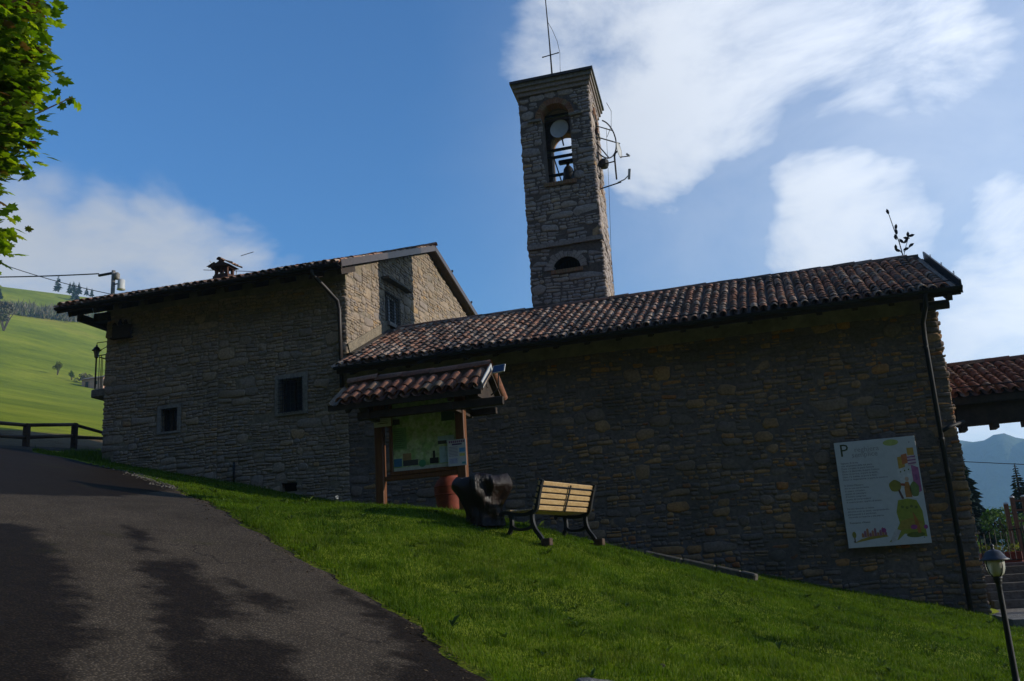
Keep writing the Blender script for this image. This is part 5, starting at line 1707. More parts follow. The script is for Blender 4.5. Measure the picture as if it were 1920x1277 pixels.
def build_bench():
    L = Vector((.30, .954, 0)).normalized(); Fd = Vector((-.954, .30, 0)).normalized()
    P0 = Vector((-3.42, 13.18, 0)); ln = 1.52
    z0 = t1(P0.x, P0.y) + .02
    z1 = t1(P0.x + L.x * ln, P0.y + L.y * ln) + .03
    b = empty('park_bench', (P0 + L * .75)[:2] + ((z0 + z1) / 2,), 'park bench with warm wooden slats and black cast iron ends', 'bench')

    def at(a, h, t): return P0 + Fd * a + L * t + Vector((0, 0, z0 + (z1 - z0) * t / ln + h))
    back = [(-.02, .34), (.05, .42), (.02, .52), (-.05, .66), (-.115, .84)]
    strokes = [([(.05, .40), (-.02, .46), (-.06, .60), (-.11, .76), (-.145, .85)], .062),
               ([(.05, .41), (.16, .39), (.32, .40), (.46, .435), (.55, .44), (.575, .415), (.55, .39)], .052),
               ([(.05, .42), (.055, .30), (.02, .18), (-.06, .07), (-.10, .0)], .055),
               ([(.42, .42), (.40, .30), (.42, .20), (.50, .08), (.54, .0)], .050),
               ([(.04, .25), (.10, .20), (.22, .185), (.34, .20), (.405, .25)], .040)]
    for t in (0, ln):
        f = MB()
        for pts, w in strokes:
            V, F = [], []
            q = [Vector((a, h)) for a, h in pts]
            # subdivide with Catmull-Rom for smooth curves
            sm = []
            for i in range(len(q) - 1):
                p0, p1, p2, p3 = q[max(i - 1, 0)], q[i], q[i + 1], q[min(i + 2, len(q) - 1)]
                for k in range(5):
                    s = k / 5
                    sm.append(.5 * ((2 * p1) + (p2 - p0) * s + (2 * p0 - 5 * p1 + 4 * p2 - p3) * s * s + (3 * p1 - p0 - 3 * p2 + p3) * s ** 3))
            sm.append(q[-1])
            for i, p in enumerate(sm):
                d = (sm[min(i + 1, len(sm) - 1)] - sm[max(i - 1, 0)]).normalized()
                nn = Vector((-d.y, d.x)) * (w / 2)
                for (sg, tt) in ((1, -.024), (1, .024), (-1, .024), (-1, -.024)):
                    pp = p + nn * sg
                    V.append(at(pp.x, pp.y, t + tt))
            for i in range(len(sm) - 1):
                for k in range(4):
                    k2 = (k + 1) % 4
                    F.append((i * 4 + k, i * 4 + k2, (i + 1) * 4 + k2, (i + 1) * 4 + k))
            e = (len(sm) - 1) * 4
            F += [(3, 2, 1, 0), (e, e + 1, e + 2, e + 3)]
            f.add(V, F)
        f.build('side_frame', M['iron'], b)
        MB().obox(at(-.16, -.015, t), Fd, L, (0, 0, 1), .07, .045, .05, bev=.008).build('foot_block', M['wood_fence'], b)
        MB().obox(at(.22, -.035, t), Fd, L, (0, 0, 1), .33, .03, .016).build('ground_batten', M['wood_fence'], b)
    # back slats
    for i in range(5):
        h = .475 + i * .082
        a = .0 - (h - .44) * .36 + .02
        n = Vector((.34, .94))
        c = at(a, h, ln / 2)
        up = (Fd * -.34 + Vector((0, 0, .94))).normalized()
        MB().obox(c, (at(0, 0, ln) - at(0, 0, 0)), up, up.cross(L), ln / 2 + .03, .033, .017, bev=.008).build('back_slat', M['wood_slat'], b)
    for i in range(5):
        a = .10 + i * .085
        MB().obox(at(a, .445 + (.02 if i == 4 else 0), ln / 2), (at(0, 0, ln) - at(0, 0, 0)), Fd, (0, 0, 1), ln / 2 + .02, .035, .016, bev=.008).build('seat_slat', M['wood_slat'], b)
    MB().tube([at(-.135, .765, -.05), at(-.135, .765, ln + .06)], .009, 6).build('tie_rod', M['iron'], b)
    MB().beam(at(-.155, .80, ln * .52), at(-.015, .43, ln * .52), .03, .012).build('centre_strap', M['iron'], b)


build_bench()


def build_lamp():
    x, y = 2.02, 11.5
    g = t1(x, y)
    l = empty('garden_lamp', (x, y, g), 'black garden lamp post with copper hood and frosted lantern near the corner', 'lamp')
    MB().lathe((x, y, g), [(.07, -.1), (.07, .02), (.04, .05), (.034, .12), (.031, .5), (.028, .95), (.027, 1.05), (.04, 1.07), (.04, 1.10), (.024, 1.12)], 16).build('post', M['iron'], l, True)
    top = -.225
    MB().lathe((x, y, top), [(.022, -.14), (.03, -.1), (.022, -.06), (.045, -.03), (.05, 0)], 14).build('collar', M['iron'], l, True)
    MB().tube([(x, y, g + 1.25), (x, y, top - .1)], .026, 10).build('stem', M['iron'], l, True)
    gl = bpy.data.materials.new('frosted_lamp_glass'); gl.use_nodes = True
    pb = gl.node_tree.nodes['Principled BSDF']; pb.inputs['Base Color'].default_value = (.55, .53, .46, 1); pb.inputs['Roughness'].default_value = .35
    pb.inputs['Transmission Weight'].default_value = .35
    MB().lathe((x, y, top), [(.045, 0), (.075, .03), (.092, .08), (.097, .15), (.097, .17)], 18).build('globe', gl, l, True)
    for a in range(4):
        t = a * math.pi / 2 + .5
        MB().tube([(x + .05 * math.cos(t), y + .05 * math.sin(t), top), (x + .085 * math.cos(t), y + .085 * math.sin(t), top + .04), (x + .105 * math.cos(t), y + .105 * math.sin(t), top + .10), (x + .105 * math.cos(t), y + .105 * math.sin(t), top + .175)], .006, 5).build('cage_rib', M['iron'], l)
    MB().lathe((x, y, top), [(.15, .165), (.152, .175), (.12, .195), (.10, .225), (.075, .26), (.04, .275), (.02, .28), (.015, .30), (.022, .315), (.012, .335), (.002, .34)], 20).build('hood', M['copper'], l, True)


build_lamp()


def build_kerb():
    pts = [(-2.75, 18.6), (-2.05, 18.56), (-1.45, 18.5), (-1.0, 18.45), (-.72, 18.3)]
    for i in range(len(pts) - 1):
        (xa, ya), (xb, yb) = pts[i], pts[i + 1]
        za, zb = t1(xa, ya) + .04, t1(xb, yb) + .04
        dz = .10 if i < 3 else .06
        MB().beam((xa, ya, za), (xb - .015, yb, zb), .14, .22, bev=.025).build('kerb_stone', M['kerb'], None,
            label=['upper kerb stone edging the lawn beside the chapel wall', 'second kerb stone down beside the chapel wall', 'third kerb stone down beside the chapel wall', 'lowest short kerb stone at the end of the edging'][i], cat='kerb stone', group='kerb stones along the lawn')


build_kerb()


def rock(name, c, s, seed, label, m='rock'):
    bm = bmesh.new(); bmesh.ops.create_icosphere(bm, subdivisions=3, radius=1)
    r = random.Random(seed); k = [r.uniform(0, 6) for _ in range(6)]
    for v in bm.verts:
        p = v.co; f = 1 + .18 * math.sin(3 * p.x + k[0]) * math.sin(2.6 * p.y + k[1]) + .10 * math.sin(6 * p.z + k[2] + 4 * p.x) + .05 * math.sin(11 * p.y + k[3])
        v.co = Vector((p.x * s[0], p.y * s[1], p.z * s[2])) * f
    me = bpy.data.meshes.new(name); bm.to_mesh(me); bm.free(); me.materials.append(M[m])
    o = bpy.data.objects.new(name, me); link(o, None, c); tag(o, label, 'rock')
    return o


rock('field_rock', (-1.62, 7.42, t1(-1.62, 7.42) - .035), (.22, .12, .07), 3, 'flat pale rock in the grass at the bottom edge')
rock('field_rock', (-1.2, 8.5, t1(-1.2, 8.5) + .0), (.045, .04, .05), 5, 'small dark clod lying in the sunny grass', 'bark')
# rough stones where the asphalt frays out by the house
def build_rubble_edge():
    r = random.Random(9)
    b = MB()
    for k in range(260):
        t = r.random(); y = 16.6 + 2.9 * t; x = float(edge_x(y)) + r.gauss(-.12, .28)
        s = r.uniform(.012, .04); z = t1(x, y) + .003
        pts = [Vector((r.uniform(-1, 1), r.uniform(-1, 1), r.uniform(0, .7))) * s for _ in range(4)]
        V = [Vector((x, y, z)) + Vector((math.cos(a) * s * r.uniform(.7, 1.2), math.sin(a) * s * r.uniform(.7, 1.2), 0)) for a in np.linspace(0, 6.28, 6)[:-1]]
        V += [Vector((x, y, z + s * .55)) + (q - Vector((x, y, z))) * .6 for q in V]
        F = [(i, (i + 1) % 5, 5 + (i + 1) % 5, 5 + i) for i in range(5)] + [tuple(range(5, 10))]
        b.add(V, F)
    b.build('gravel', M['kerb'], None, kind='stuff', label='broken pale gravel along the asphalt edge')


build_rubble_edge()


def build_litter():
    r = random.Random(19)
    b = MB()
    for k in range(2600):
        y = r.uniform(4.5, 17.5); x = float(edge_x(y)) + r.gauss(-.06, .09) - (.5 * r.random() ** 3 if r.random() < .25 else 0)
        z = t1(x, y) + .012; s_ = r.uniform(.006, .022); a = r.uniform(0, 6.28)
        d, q = Vector((math.cos(a), math.sin(a), r.uniform(-.2, .4))) * s_, Vector((-math.sin(a), math.cos(a), r.uniform(-.2, .3))) * s_ * r.uniform(.3, .7)
        c = Vector((x, y, z))
        b.add([c - d, c + q, c + d, c - q], [(0, 1, 2, 3)], r.random())
    b.build('leaf_litter', mat('dry_leaf_litter', [(0, (.05, .028, .012)), (.6, (.10, .06, .025)), (1, (.18, .13, .06))], .9, 5, .2, 0, tone='attr'), None, kind='stuff', label='dry brown litter along the asphalt edge')


build_litter()


# ================================================================== right hand terrace: steps, gate, play frame
def build_right():
    # paved path and terrace ground
    p = MB(); p.box(3.5, 9.5, 19.2, 23.4, -1.9, -1.12); o = p.build('path', M['rock'], None, kind='structure')
    s = empty('terrace_steps', (6.5, 24, -1.2), 'dark stone steps and terrace edge beyond the chapel corner', 'steps')
    for i in range(5):
        y = 23.1 + i * .34; z = -1.12 + (i + 1) * .17
        for k in range(5):
            MB().box(3.9 + k * 1.2, 3.9 + k * 1.2 + 1.185, y, y + .40, z - .18, z, bev=.012).build('step_slab', M['rock'], s)
    tb = MB(); tb.box(3.6, 12, 24.8, 34, -2.4, -.30); tb.build('terrace', M['rock'], s)
    MB().box(3.9, 9.9, 24.78, 25.1, -.298, -.20, bev=.012).build('coping', flat('pinkish_coping', (.24, .17, .16)), s)
    g = empty('iron_gate', (4.7, 25.0, -.2), 'wrought iron gate with scrolled top above the terrace steps', 'gate')
    fr = MB()
    for x in (4.16, 5.06): fr.tube([(x, 25, -.2), (x, 25, .56)], .016, 6)
    fr.tube([(4.16, 25, -.14), (5.06, 25, -.14)], .012, 6)
    top = [(4.16, .50), (4.30, .50), (4.42, .54), (4.50, .62), (4.53, .70)]
    fr.tube([(x, 25, z) for x, z in top], .012, 6)
    top2 = [(4.57, .70), (4.60, .60), (4.70, .54), (4.85, .53), (5.06, .55)]
    fr.tube([(x, 25, z) for x, z in top2], .012, 6)
    fr.build('frame', M['iron'], g)
    for k in range(7): MB().tube([(4.26 + k * .12, 25, -.14), (4.26 + k * .12, 25, .51 + (.06 if k in (2, 3) else .0))], .008, 5).build('bar', M['iron'], g)
    for sx in (-1, 1):
        pts = [(4.55 + sx * (.05 + .06 * (1 - math.cos(a)) * .5 + .05 * a / 5), 25, .60 + .07 * math.sin(a) + .02 * a) for a in np.linspace(0, 5, 16)]
        MB().tube(pts, .009, 5).build('scroll', M['iron'], g)
    MB().lathe((4.55, 25, .68), [(.012, 0), (.03, .03), (.012, .06), (.006, .10)], 8).build('finial', M['iron'], g)
    g2 = empty('iron_railing', (6.6, 25.0, -.2), 'plain iron railing continuing right of the gate', 'railing')
    r2 = MB(); r2.tube([(5.12, 25, -.2), (5.12, 25, .62)], .02, 6); r2.tube([(5.12, 25, .50), (8.4, 25, .50)], .014, 6); r2.tube([(5.12, 25, -.12), (8.4, 25, -.12)], .012, 6)
    r2.build('rail', M['iron'], g2)
    for k in range(26): MB().tube([(5.24 + k * .12, 25, -.12), (5.24 + k * .12, 25, .50)], .008, 5).build('bar', M['iron'], g2)
    # flower trough behind the gate
    t = empty('planter', (4.7, 26.2, -.3), 'brown planter with pale flowers behind the gate', 'planter')
    MB().box(4.3, 5.2, 26.0, 26.4, -.298, .05, bev=.02).build('trough', M['terracotta'], t)
    leafy = MB(); r = random.Random(4)
    for k in range(160):
        c = Vector((r.uniform(4.3, 5.2), r.uniform(26.0, 26.4), r.uniform(.03, .24))); q = .04
        a, b_ = Vector((r.gauss(0, 1), r.gauss(0, 1), r.gauss(0, 1))).normalized() * q, Vector((r.gauss(0, 1), r.gauss(0, 1), r.gauss(0, 1))).normalized() * q
        leafy.add([c - a, c + b_, c + a, c - b_], [(0, 1, 2, 3)], r.random())
    leafy.build('plants', M['bush_yellow'], t)
    # wooden play frame
    pf = empty('climbing_frame', (6.7, 33, -.3), 'red brown wooden climbing frame standing behind the gate', 'climbing frame')
    for x, h in ((6.40, 1.48), (6.60, 1.66), (6.92, 1.66), (7.3, 1.66)):
        MB().box(x - .06, x + .06, 32.94, 33.06, -.3, h, bev=.01).build('post', M['wood_play'], pf)
        MB().lathe((x, 33, h), [(.075, 0), (.075, .03), (.03, .06)], 10).build('post_cap', M['grey_panel'], pf)
    for z in (.62, .95, 1.28, 1.56): MB().beam((6.60, 33, z), (7.3, 33, z), .06, .06, bev=.01).build('rung', M['wood_play'], pf)
    for z in (.8, 1.2): MB().beam((6.40, 33, z), (6.60, 33, z), .05, .05).build('rung', M['wood_play'], pf)


build_right()


# ================================================================== left: fence, plaque, lamp, pole, wires
def build_fence():
    A, B = Vector((*FENCE_A, 0)), Vector((*FENCE_B, 0))
    f = empty('rail_fence', (A.x, A.y, t1(A.x, A.y)), 'low dark wooden post and rail fence at the top of the road', 'fence')
    P = [(-18.75, 16.6), (-19.25, 19.0), (-19.78, 21.45), (-20.25, 23.85), (-20.9, 27.4)]
    tops = []
    for i, (x, y) in enumerate(P):
        z = t1(x, y); hgt = (.64, .64, .64, .78, .42)[i]
        MB().box(x - .075, x + .075, y - .075, y + .075, z - .3, z + hgt, bev=.015).build('post', M['wood_fence'], f)
        tops.append(Vector((x, y, z + hgt - .05)))
    for i in range(len(P) - 1):
        a, b = tops[i], tops[i + 1]
        for dz in (0, -.34 if i < 3 else -.38):
            MB().tube([a + Vector((0, -.04, dz if i < 3 or dz == 0 else dz + .0)), b + Vector((0, -.04, dz if i < 3 else (dz + .42 if dz else .0)))], .05, 8).build('rail', M['wood_fence'], f, True)


build_fence()


def build_plaque():
    p = empty('wooden_plaque', (-16.4, 20.9, 6.98), 'small dark carved wooden plaque high on the house corner', 'plaque')
    MB().box(-16.68, -16.10, 20.84, 20.90, 7.00, 7.32, bev=.015).build('board', M['wood_dark'], p)
    MB().box(-16.70, -16.08, 20.80, 20.94, 6.96, 7.0).build('ledge', M['wood_dark'], p)
    for x, h in ((-16.62, .10), (-16.44, .18), (-16.28, .14)):
        MB().lathe((x, 20.87, 7.32), [(.05, 0), (.06, h * .4), (.03, h * .7), (.035, h * .85), (.01, h)], 8).build('carving', M['wood_dark'], p, True)
    MB().tube([(-16.4, 20.9, 7.1), (-16.4, 21.05, 7.1)], .02, 6).build('peg', M['iron'], p)


build_plaque()


def build_balcony_lamp():
    x, y, z = -17.42, 21.2, 6.62
    l = empty('wall_lantern', (x, y, z), 'black iron lantern on a bracket beside the balcony', 'lantern')
    MB().lathe((x, y, z), [(.035, 0), (.055, .02), (.075, .20), (.08, .21)], 6).build('glass_cage', glass_mat('lantern_glass', (.12, .12, .11), .2), l)
    MB().lathe((x, y, z + .21), [(.13, 0), (.11, .02), (.06, .09), (.03, .11), (.02, .15), (.005, .18)], 8).build('hood', M['iron'], l)
    for k in range(6):
        a = k * math.pi / 3
        MB().tube([(x + .037 * math.cos(a), y + .037 * math.sin(a), z), (x + .082 * math.cos(a), y + .082 * math.sin(a), z + .21)], .006, 4).build('cage_bar', M['iron'], l)
    MB().tube([(x, y, z + .37), (x, y, z + .42), (x + .15, y, z + .42), (HX0 + .02, y + .02, z + .42)], .012, 6).build('bracket', M['iron'], l)
    MB().tube([(x + .12, y, z + .20), (x + .3, y, z + .27), (HX0 + .02, y + .02, z + .28)], .010, 6).build('bracket', M['iron'], l)
    MB().tube([(x, y, 5.78), (x, y, z)], .022, 6).build('stem', M['iron'], l)


build_balcony_lamp()


def build_pole():
    x, y = -32.05, 40.0
    p = empty('utility_pole', (x, y, t1(x, y)), 'grey utility pole with transformer canister behind the house roof', 'utility pole')
    MB().tube([(x, y, t1(x, y) - .5), (x, y, 17.05)], [.14, .10], 10).build('pole', M['rock'], p, True)
    MB().tube([(x + .05, y, 16.3), (x + .45, y, 16.3), (x + .45, y, 16.5)], .04, 6).build('arm', M['metal'], p)
    MB().lathe((x + .50, y, 15.95), [(.22, 0), (.20, .05), (.19, .12), (.18, .5), (.1, .56)], 12).build('canister', M['grey_panel'], p, True)
    MB().lathe((x + .22, y, 16.55), [(.12, 0), (.14, .1), (.14, .3), (.08, .36)], 10).build('insulator', M['asphalt_kerb'], p, True)
    MB().tube([(x - .9, y, 16.92), (x - .1, y, 16.93)], [.07, .07], 6).build('cable_splice', M['iron'], p)
    def wire(a, b, sag, nm, lab, r=.022):
        a, b = Vector(a), Vector(b)
        pts = [a + (b - a) * t + Vector((0, 0, -sag * 4 * t * (1 - t))) for t in np.linspace(0, 1, 25)]
        o = MB().tube(pts, r, 5)
        o = o.build(nm, M['iron'], None); tag(o, lab, 'cable', 'overhead cables')
    wire((x - .9, y, 17.02), (-46, 40, 18.85), .12, 'overhead_cable', 'level twisted cable running left from the utility pole', .035)
    wire((-31.0, 40.1, 15.45), (-43.5, 40.1, 20.6), .35, 'overhead_cable', 'slanting cable rising left from the house roof', .02)
    wire((4.0, 60, 6.2), (22, 60, 3.7), .15, 'overhead_cable', 'thin cable in front of the blue mountain')
    # aerial by the chimney
    a = empty('roof_aerial', (-15.9, 25.6, 9.9), 'thin television aerial sticking out either side of the chimney', 'aerial')
    MB().tube([(-17.1, 25.6, 10.42), (-14.9, 25.6, 10.02)], .012, 5).build('boom', M['grey_panel'], a)
    MB().tube([(-16.75, 25.4, 10.62), (-16.5, 25.8, 10.1)], .012, 5).build('element', M['grey_panel'], a)
    MB().tube([(-15.5, 25.2, 10.52), (-15.05, 25.2, 10.58)], .012, 5).build('boom', M['grey_panel'], a)
    MB().tube([(-15.9, 25.6, 9.9), (-15.9, 25.6, 10.3)], .015, 5).build('mast', M['grey_panel'], a)


build_pole()


# ================================================================== vegetation
def leaf_cloud(blobs, n, size, r, flatness=.6, lo=None):
    """quads spread through ellipsoids; returns MB"""
    b = MB()
    tot = sum(x[3] * x[4] * x[5] for x in blobs)
    for (cx, cy, cz, rx, ry, rz_) in blobs:
        m = int(n * rx * ry * rz_ / tot) + 6
        bt = r.uniform(.1, .9)
        for _ in range(m):
            d = Vector((r.gauss(0, 1), r.gauss(0, 1), r.gauss(0, 1))).normalized()
            k = r.uniform(.35, 1) ** .5
            c = Vector((cx + d.x * rx * k, cy + d.y * ry * k, cz + d.z * rz_ * k))
            a = Vector((r.gauss(0, 1), r.gauss(0, 1), r.gauss(0, flatness))).normalized()
            q = Vector((r.gauss(0, 1), r.gauss(0, 1), r.gauss(0, flatness))).normalized()
            s = size * r.uniform(.6, 1.3)
            b.add([c - a * s, c + q * s * .7, c + a * s, c - q * s * .6], [(0, 1, 2, 3)], min(.97, max(.03, r.gauss(bt, .2))))
    return b


def conifer(x, y, h, r, label, group, parts=(46, 9), name='conifer_tree', wide=.26):
    z = t1(x, y)
    t = empty(name, (x, y, z), label, 'tree', group)
    MB().tube([(x, y, z - .5), (x, y, z + h * .5), (x, y, z + h * .97)], [h * .03, h * .02, h * .004], 7).build('trunk', M['bark'], t)
    b = MB()
    nl = parts[0]
    for i in range(nl):
        f = i / (nl - 1)
        zz = z + h * (.10 + .88 * f); rad = h * wide * (1 - f) ** .85 * r.uniform(.8, 1.15) + h * .012
        for k in range(parts[1]):
            a = r.uniform(0, 6.28); d = Vector((math.cos(a), math.sin(a), 0)); s = Vector((-d.y, d.x, 0))
            L = rad * r.uniform(.75, 1.15); dr = L * r.uniform(.15, .45); w = L * r.uniform(.16, .30)
            p = Vector((x, y, zz))
            tn = min(.97, max(.03, r.gauss(.4, .25)))
            b.add([p, p + d * L * .55 + s * w - Vector((0, 0, dr * .5)), p + d * L - Vector((0, 0, dr)), p + d * L * .55 - s * w - Vector((0, 0, dr * .5))], [(0, 1, 2, 3)], tn)
            b.add([p, p + d * L * .5 - Vector((0, 0, dr * .2 - w * .2)), p + d * L * .95 - Vector((0, 0, dr)), p + d * L * .5 - Vector((0, 0, dr * .4 + w * .8))], [(0, 1, 2, 3)], tn)
    b.build('crown', M['needle'], t)
    return t


def bush(x, y, h, w, r, m, label, group=None, n=700, size=.12, name='shrub', z=None, cat='shrub'):
    z = t1(x, y) if z is None else z
    t = empty(name, (x, y, z), label, cat, group)
    tr = MB()
    for k in range(5):
        a = r.uniform(0, 6.28)
        tr.tube([(x, y, z - .3), (x + .12 * w * math.cos(a), y + .12 * w * math.sin(a), z + h * .35), (x + .3 * w * math.cos(a), y + .3 * w * math.sin(a), z + h * .75)], [h * .03, h * .018, h * .006], 5)
    tr.build('trunk', M['bark'], t)
    bl = []
    for k in range(9):
        a = r.uniform(0, 6.28); q = r.uniform(0, .34) * w; f = r.uniform(.35, .8)
        s = w * r.uniform(.16, .26)
        bl.append((x + q * math.cos(a), y + q * math.sin(a), z + h * f, s, s, h * r.uniform(.13, .22)))
    leaf_cloud(bl, n, size, r).build('crown', m, t)
    return t


def build_hill_life():
    r = random.Random(77)
    trees = [(-368, 415, 13, 'tallest spruce, leftmost of the hilltop trees'), (-360, 414.8, 9.5, 'spruce second from the left on the hilltop'), (-366, 424.5, 9, 'pale far spruce third along the hilltop'),
             (-359, 420.5, 10, 'spruce fourth along the hilltop, beside the pale far one'), (-355.4, 422.4, 7, 'small spruce second from the right on the hilltop'), (-352.2, 422.7, 6.5, 'small spruce rightmost on the hilltop'),
             (-341.3, 397.5, 13, 'dark spruce lower on the slope above the house roof')]
    for x, y, h, lab in trees: conifer(x, y, h * .72, r, lab, 'spruces on the hilltop', (22, 8), 'spruce_tree', .30)
    conifer(-352, 358, 9, r, 'spruce half hidden by the maple at the left edge', 'spruces on the hilltop', (22, 8), 'spruce_tree', .30)
    # leafless thicket across the slope
    b = MB()
    for k in range(260):
        t = r.random()
        x = -318 + t * 34 + r.gauss(0, 2.5); y = 322 + t * 66 + r.gauss(0, 5)
        z = t1(x, y); hh = r.uniform(4, 8.5)
        tn0 = r.random()
        for q in range(26):
            d = Vector((r.gauss(0, .35), r.gauss(0, .35), 1)).normalized(); s = Vector((r.gauss(0, 1), r.gauss(0, 1), r.gauss(0, .4))).normalized()
            p = Vector((x, y, z)) + Vector((r.gauss(0, 1.3), r.gauss(0, 1.3), r.uniform(0, .55) * hh)); L = r.uniform(.3, .5) * hh
            w = r.uniform(.10, .32)
            b.add([p - s * w, p + s * w, p + d * L], [(0, 1, 2)], min(.95, max(.05, r.gauss(tn0, .2))))
    b.build('bare_thicket', M['bare'], None, kind='stuff', label='band of leafless greyish trees across the hillside')
    bush(-254, 262, 10.5, 12, r, M['bare'], 'bare round tree at the left edge of the meadow', None, 1800, .55, 'bare_tree', cat='tree')
    bush(-169, 192, 3.6, 3.0, r, M['bush_yellow'], 'yellow green shrub in the middle of the meadow', 'shrubs on the meadow', 700, .17)
    bush(-161.5, 188.3, 2.5, 1.8, r, M['bush'], 'small dark green shrub beside the yellow green one', 'shrubs on the meadow', 600, .13)
    bush(-156.5, 186.5, 2.8, 4.5, r, M['bare'], 'low brown bush left of the hut', 'shrubs on the meadow', 600, .22)
    bush(-153.5, 185.5, 2.4, 3.5, r, M['bush_yellow'], 'low olive bush next to the hut', 'shrubs on the meadow', 500, .2)
    # hut
    x, y = -148.5, 181.5; z = t1(x, y) - .2
    h = empty('stone_hut', (x, y, z), 'little pinkish hut on the meadow behind the lantern', 'hut')
    MB().box(x - 2.6, x + 3.2, y - 2, y + 2, z - 1, z + 2.4).build('wall', M['cloth_red'], h)
    rf = MB(); rf.add([(x - 3.0, y - 2.4, z + 2.3), (x + 3.6, y - 2.4, z + 2.3), (x + 3.6, y, z + 3.2), (x - 3, y, z + 3.2), (x + 3.6, y + 2.4, z + 2.3), (x - 3, y + 2.4, z + 2.3)], [(0, 1, 2, 3), (3, 2, 4, 5), (0, 3, 5), (1, 4, 2)])
    rf.build('roof', M['tile'], h)
    MB().box(x - 1.6, x - .8, y - 2.06, y - 1.99, z, z + 1.7).build('door', M['wood_dark'], h)
    MB().box(x + .8, x + 1.6, y - 2.06, y - 1.99, z + .8, z + 1.6).build('window', M['glass'], h)
    # trees beyond the terrace on the right
    conifer(7.3, 46, 5.6, r, 'dark spruce tree right of the chapel corner', 'trees beyond the terrace', (46, 12))
    conifer(9.55, 46, 4.9, r, 'young pointed spruce behind the climbing frame', 'trees beyond the terrace', (44, 10), wide=.22)
    bush(7.9, 41, 3.3, 2.6, r, M['bush'], 'round green shrub behind the gate', 'shrubs beyond the terrace', 2600, .085, z=-1.2)
    bush(9.6, 42, 3.0, 2.6, r, M['bush'], 'green shrub behind the climbing frame', 'shrubs beyond the terrace', 2200, .085, z=-1.2)
    bush(6.6, 43, 2.7, 1.6, r, M['bush'], 'green shrub at the foot of the spruce beside the chapel corner', 'shrubs beyond the terrace', 1500, .085, z=-1.2)


build_hill_life()


def build_mountain():
    na, nd = 260, 26
    az = np.linspace(R_(-100), R_(34), na); dd = np.linspace(0, 1, nd)
    A, D = np.meshgrid(az, dd)
    deg = np.degrees(A)                      # left positive
    crest = .094 + .003 * np.exp(-((deg + 11.5) / .7) ** 2) + .010 * np.sin(deg * .10 + 2.6) + .002 * np.sin(deg * .9 + 3.2) + .0012 * np.sin(deg * 2.7) + .0006 * np.sin(deg * 9.1)
    dist = 1450 + 450 * D
    prof = np.sin(D * math.pi / 2) ** .8
    sp = 1 + .10 * np.sin(deg * 2.3 + 3 * D) * (1 - D) + .05 * np.sin(deg * 6.1 + 5 * D) * (1 - D)
    Z = -265 + (crest * 1900 + 265) * prof * sp
    X = -np.sin(A) * dist; Y = np.cos(A) * dist
    V = np.stack([X.ravel(), Y.ravel(), Z.ravel()], 1)
    i, j = np.meshgrid(np.arange(na - 1), np.arange(nd - 1)); a = (j * na + i).ravel()
    Q = np.stack([a, a + na, a + na + 1, a + 1], 1)
    m = mat('wooded_mountain', [(.3, (.020, .035, .014)), (.55, (.035, .055, .02)), (.75, (.07, .09, .03))], .95, .012, .3, .6, .05, bump_dist=8)
    o = np_mesh('mountain', V, None, m, None, True, Q); link(o); tag(o, kind='structure')


build_mountain()


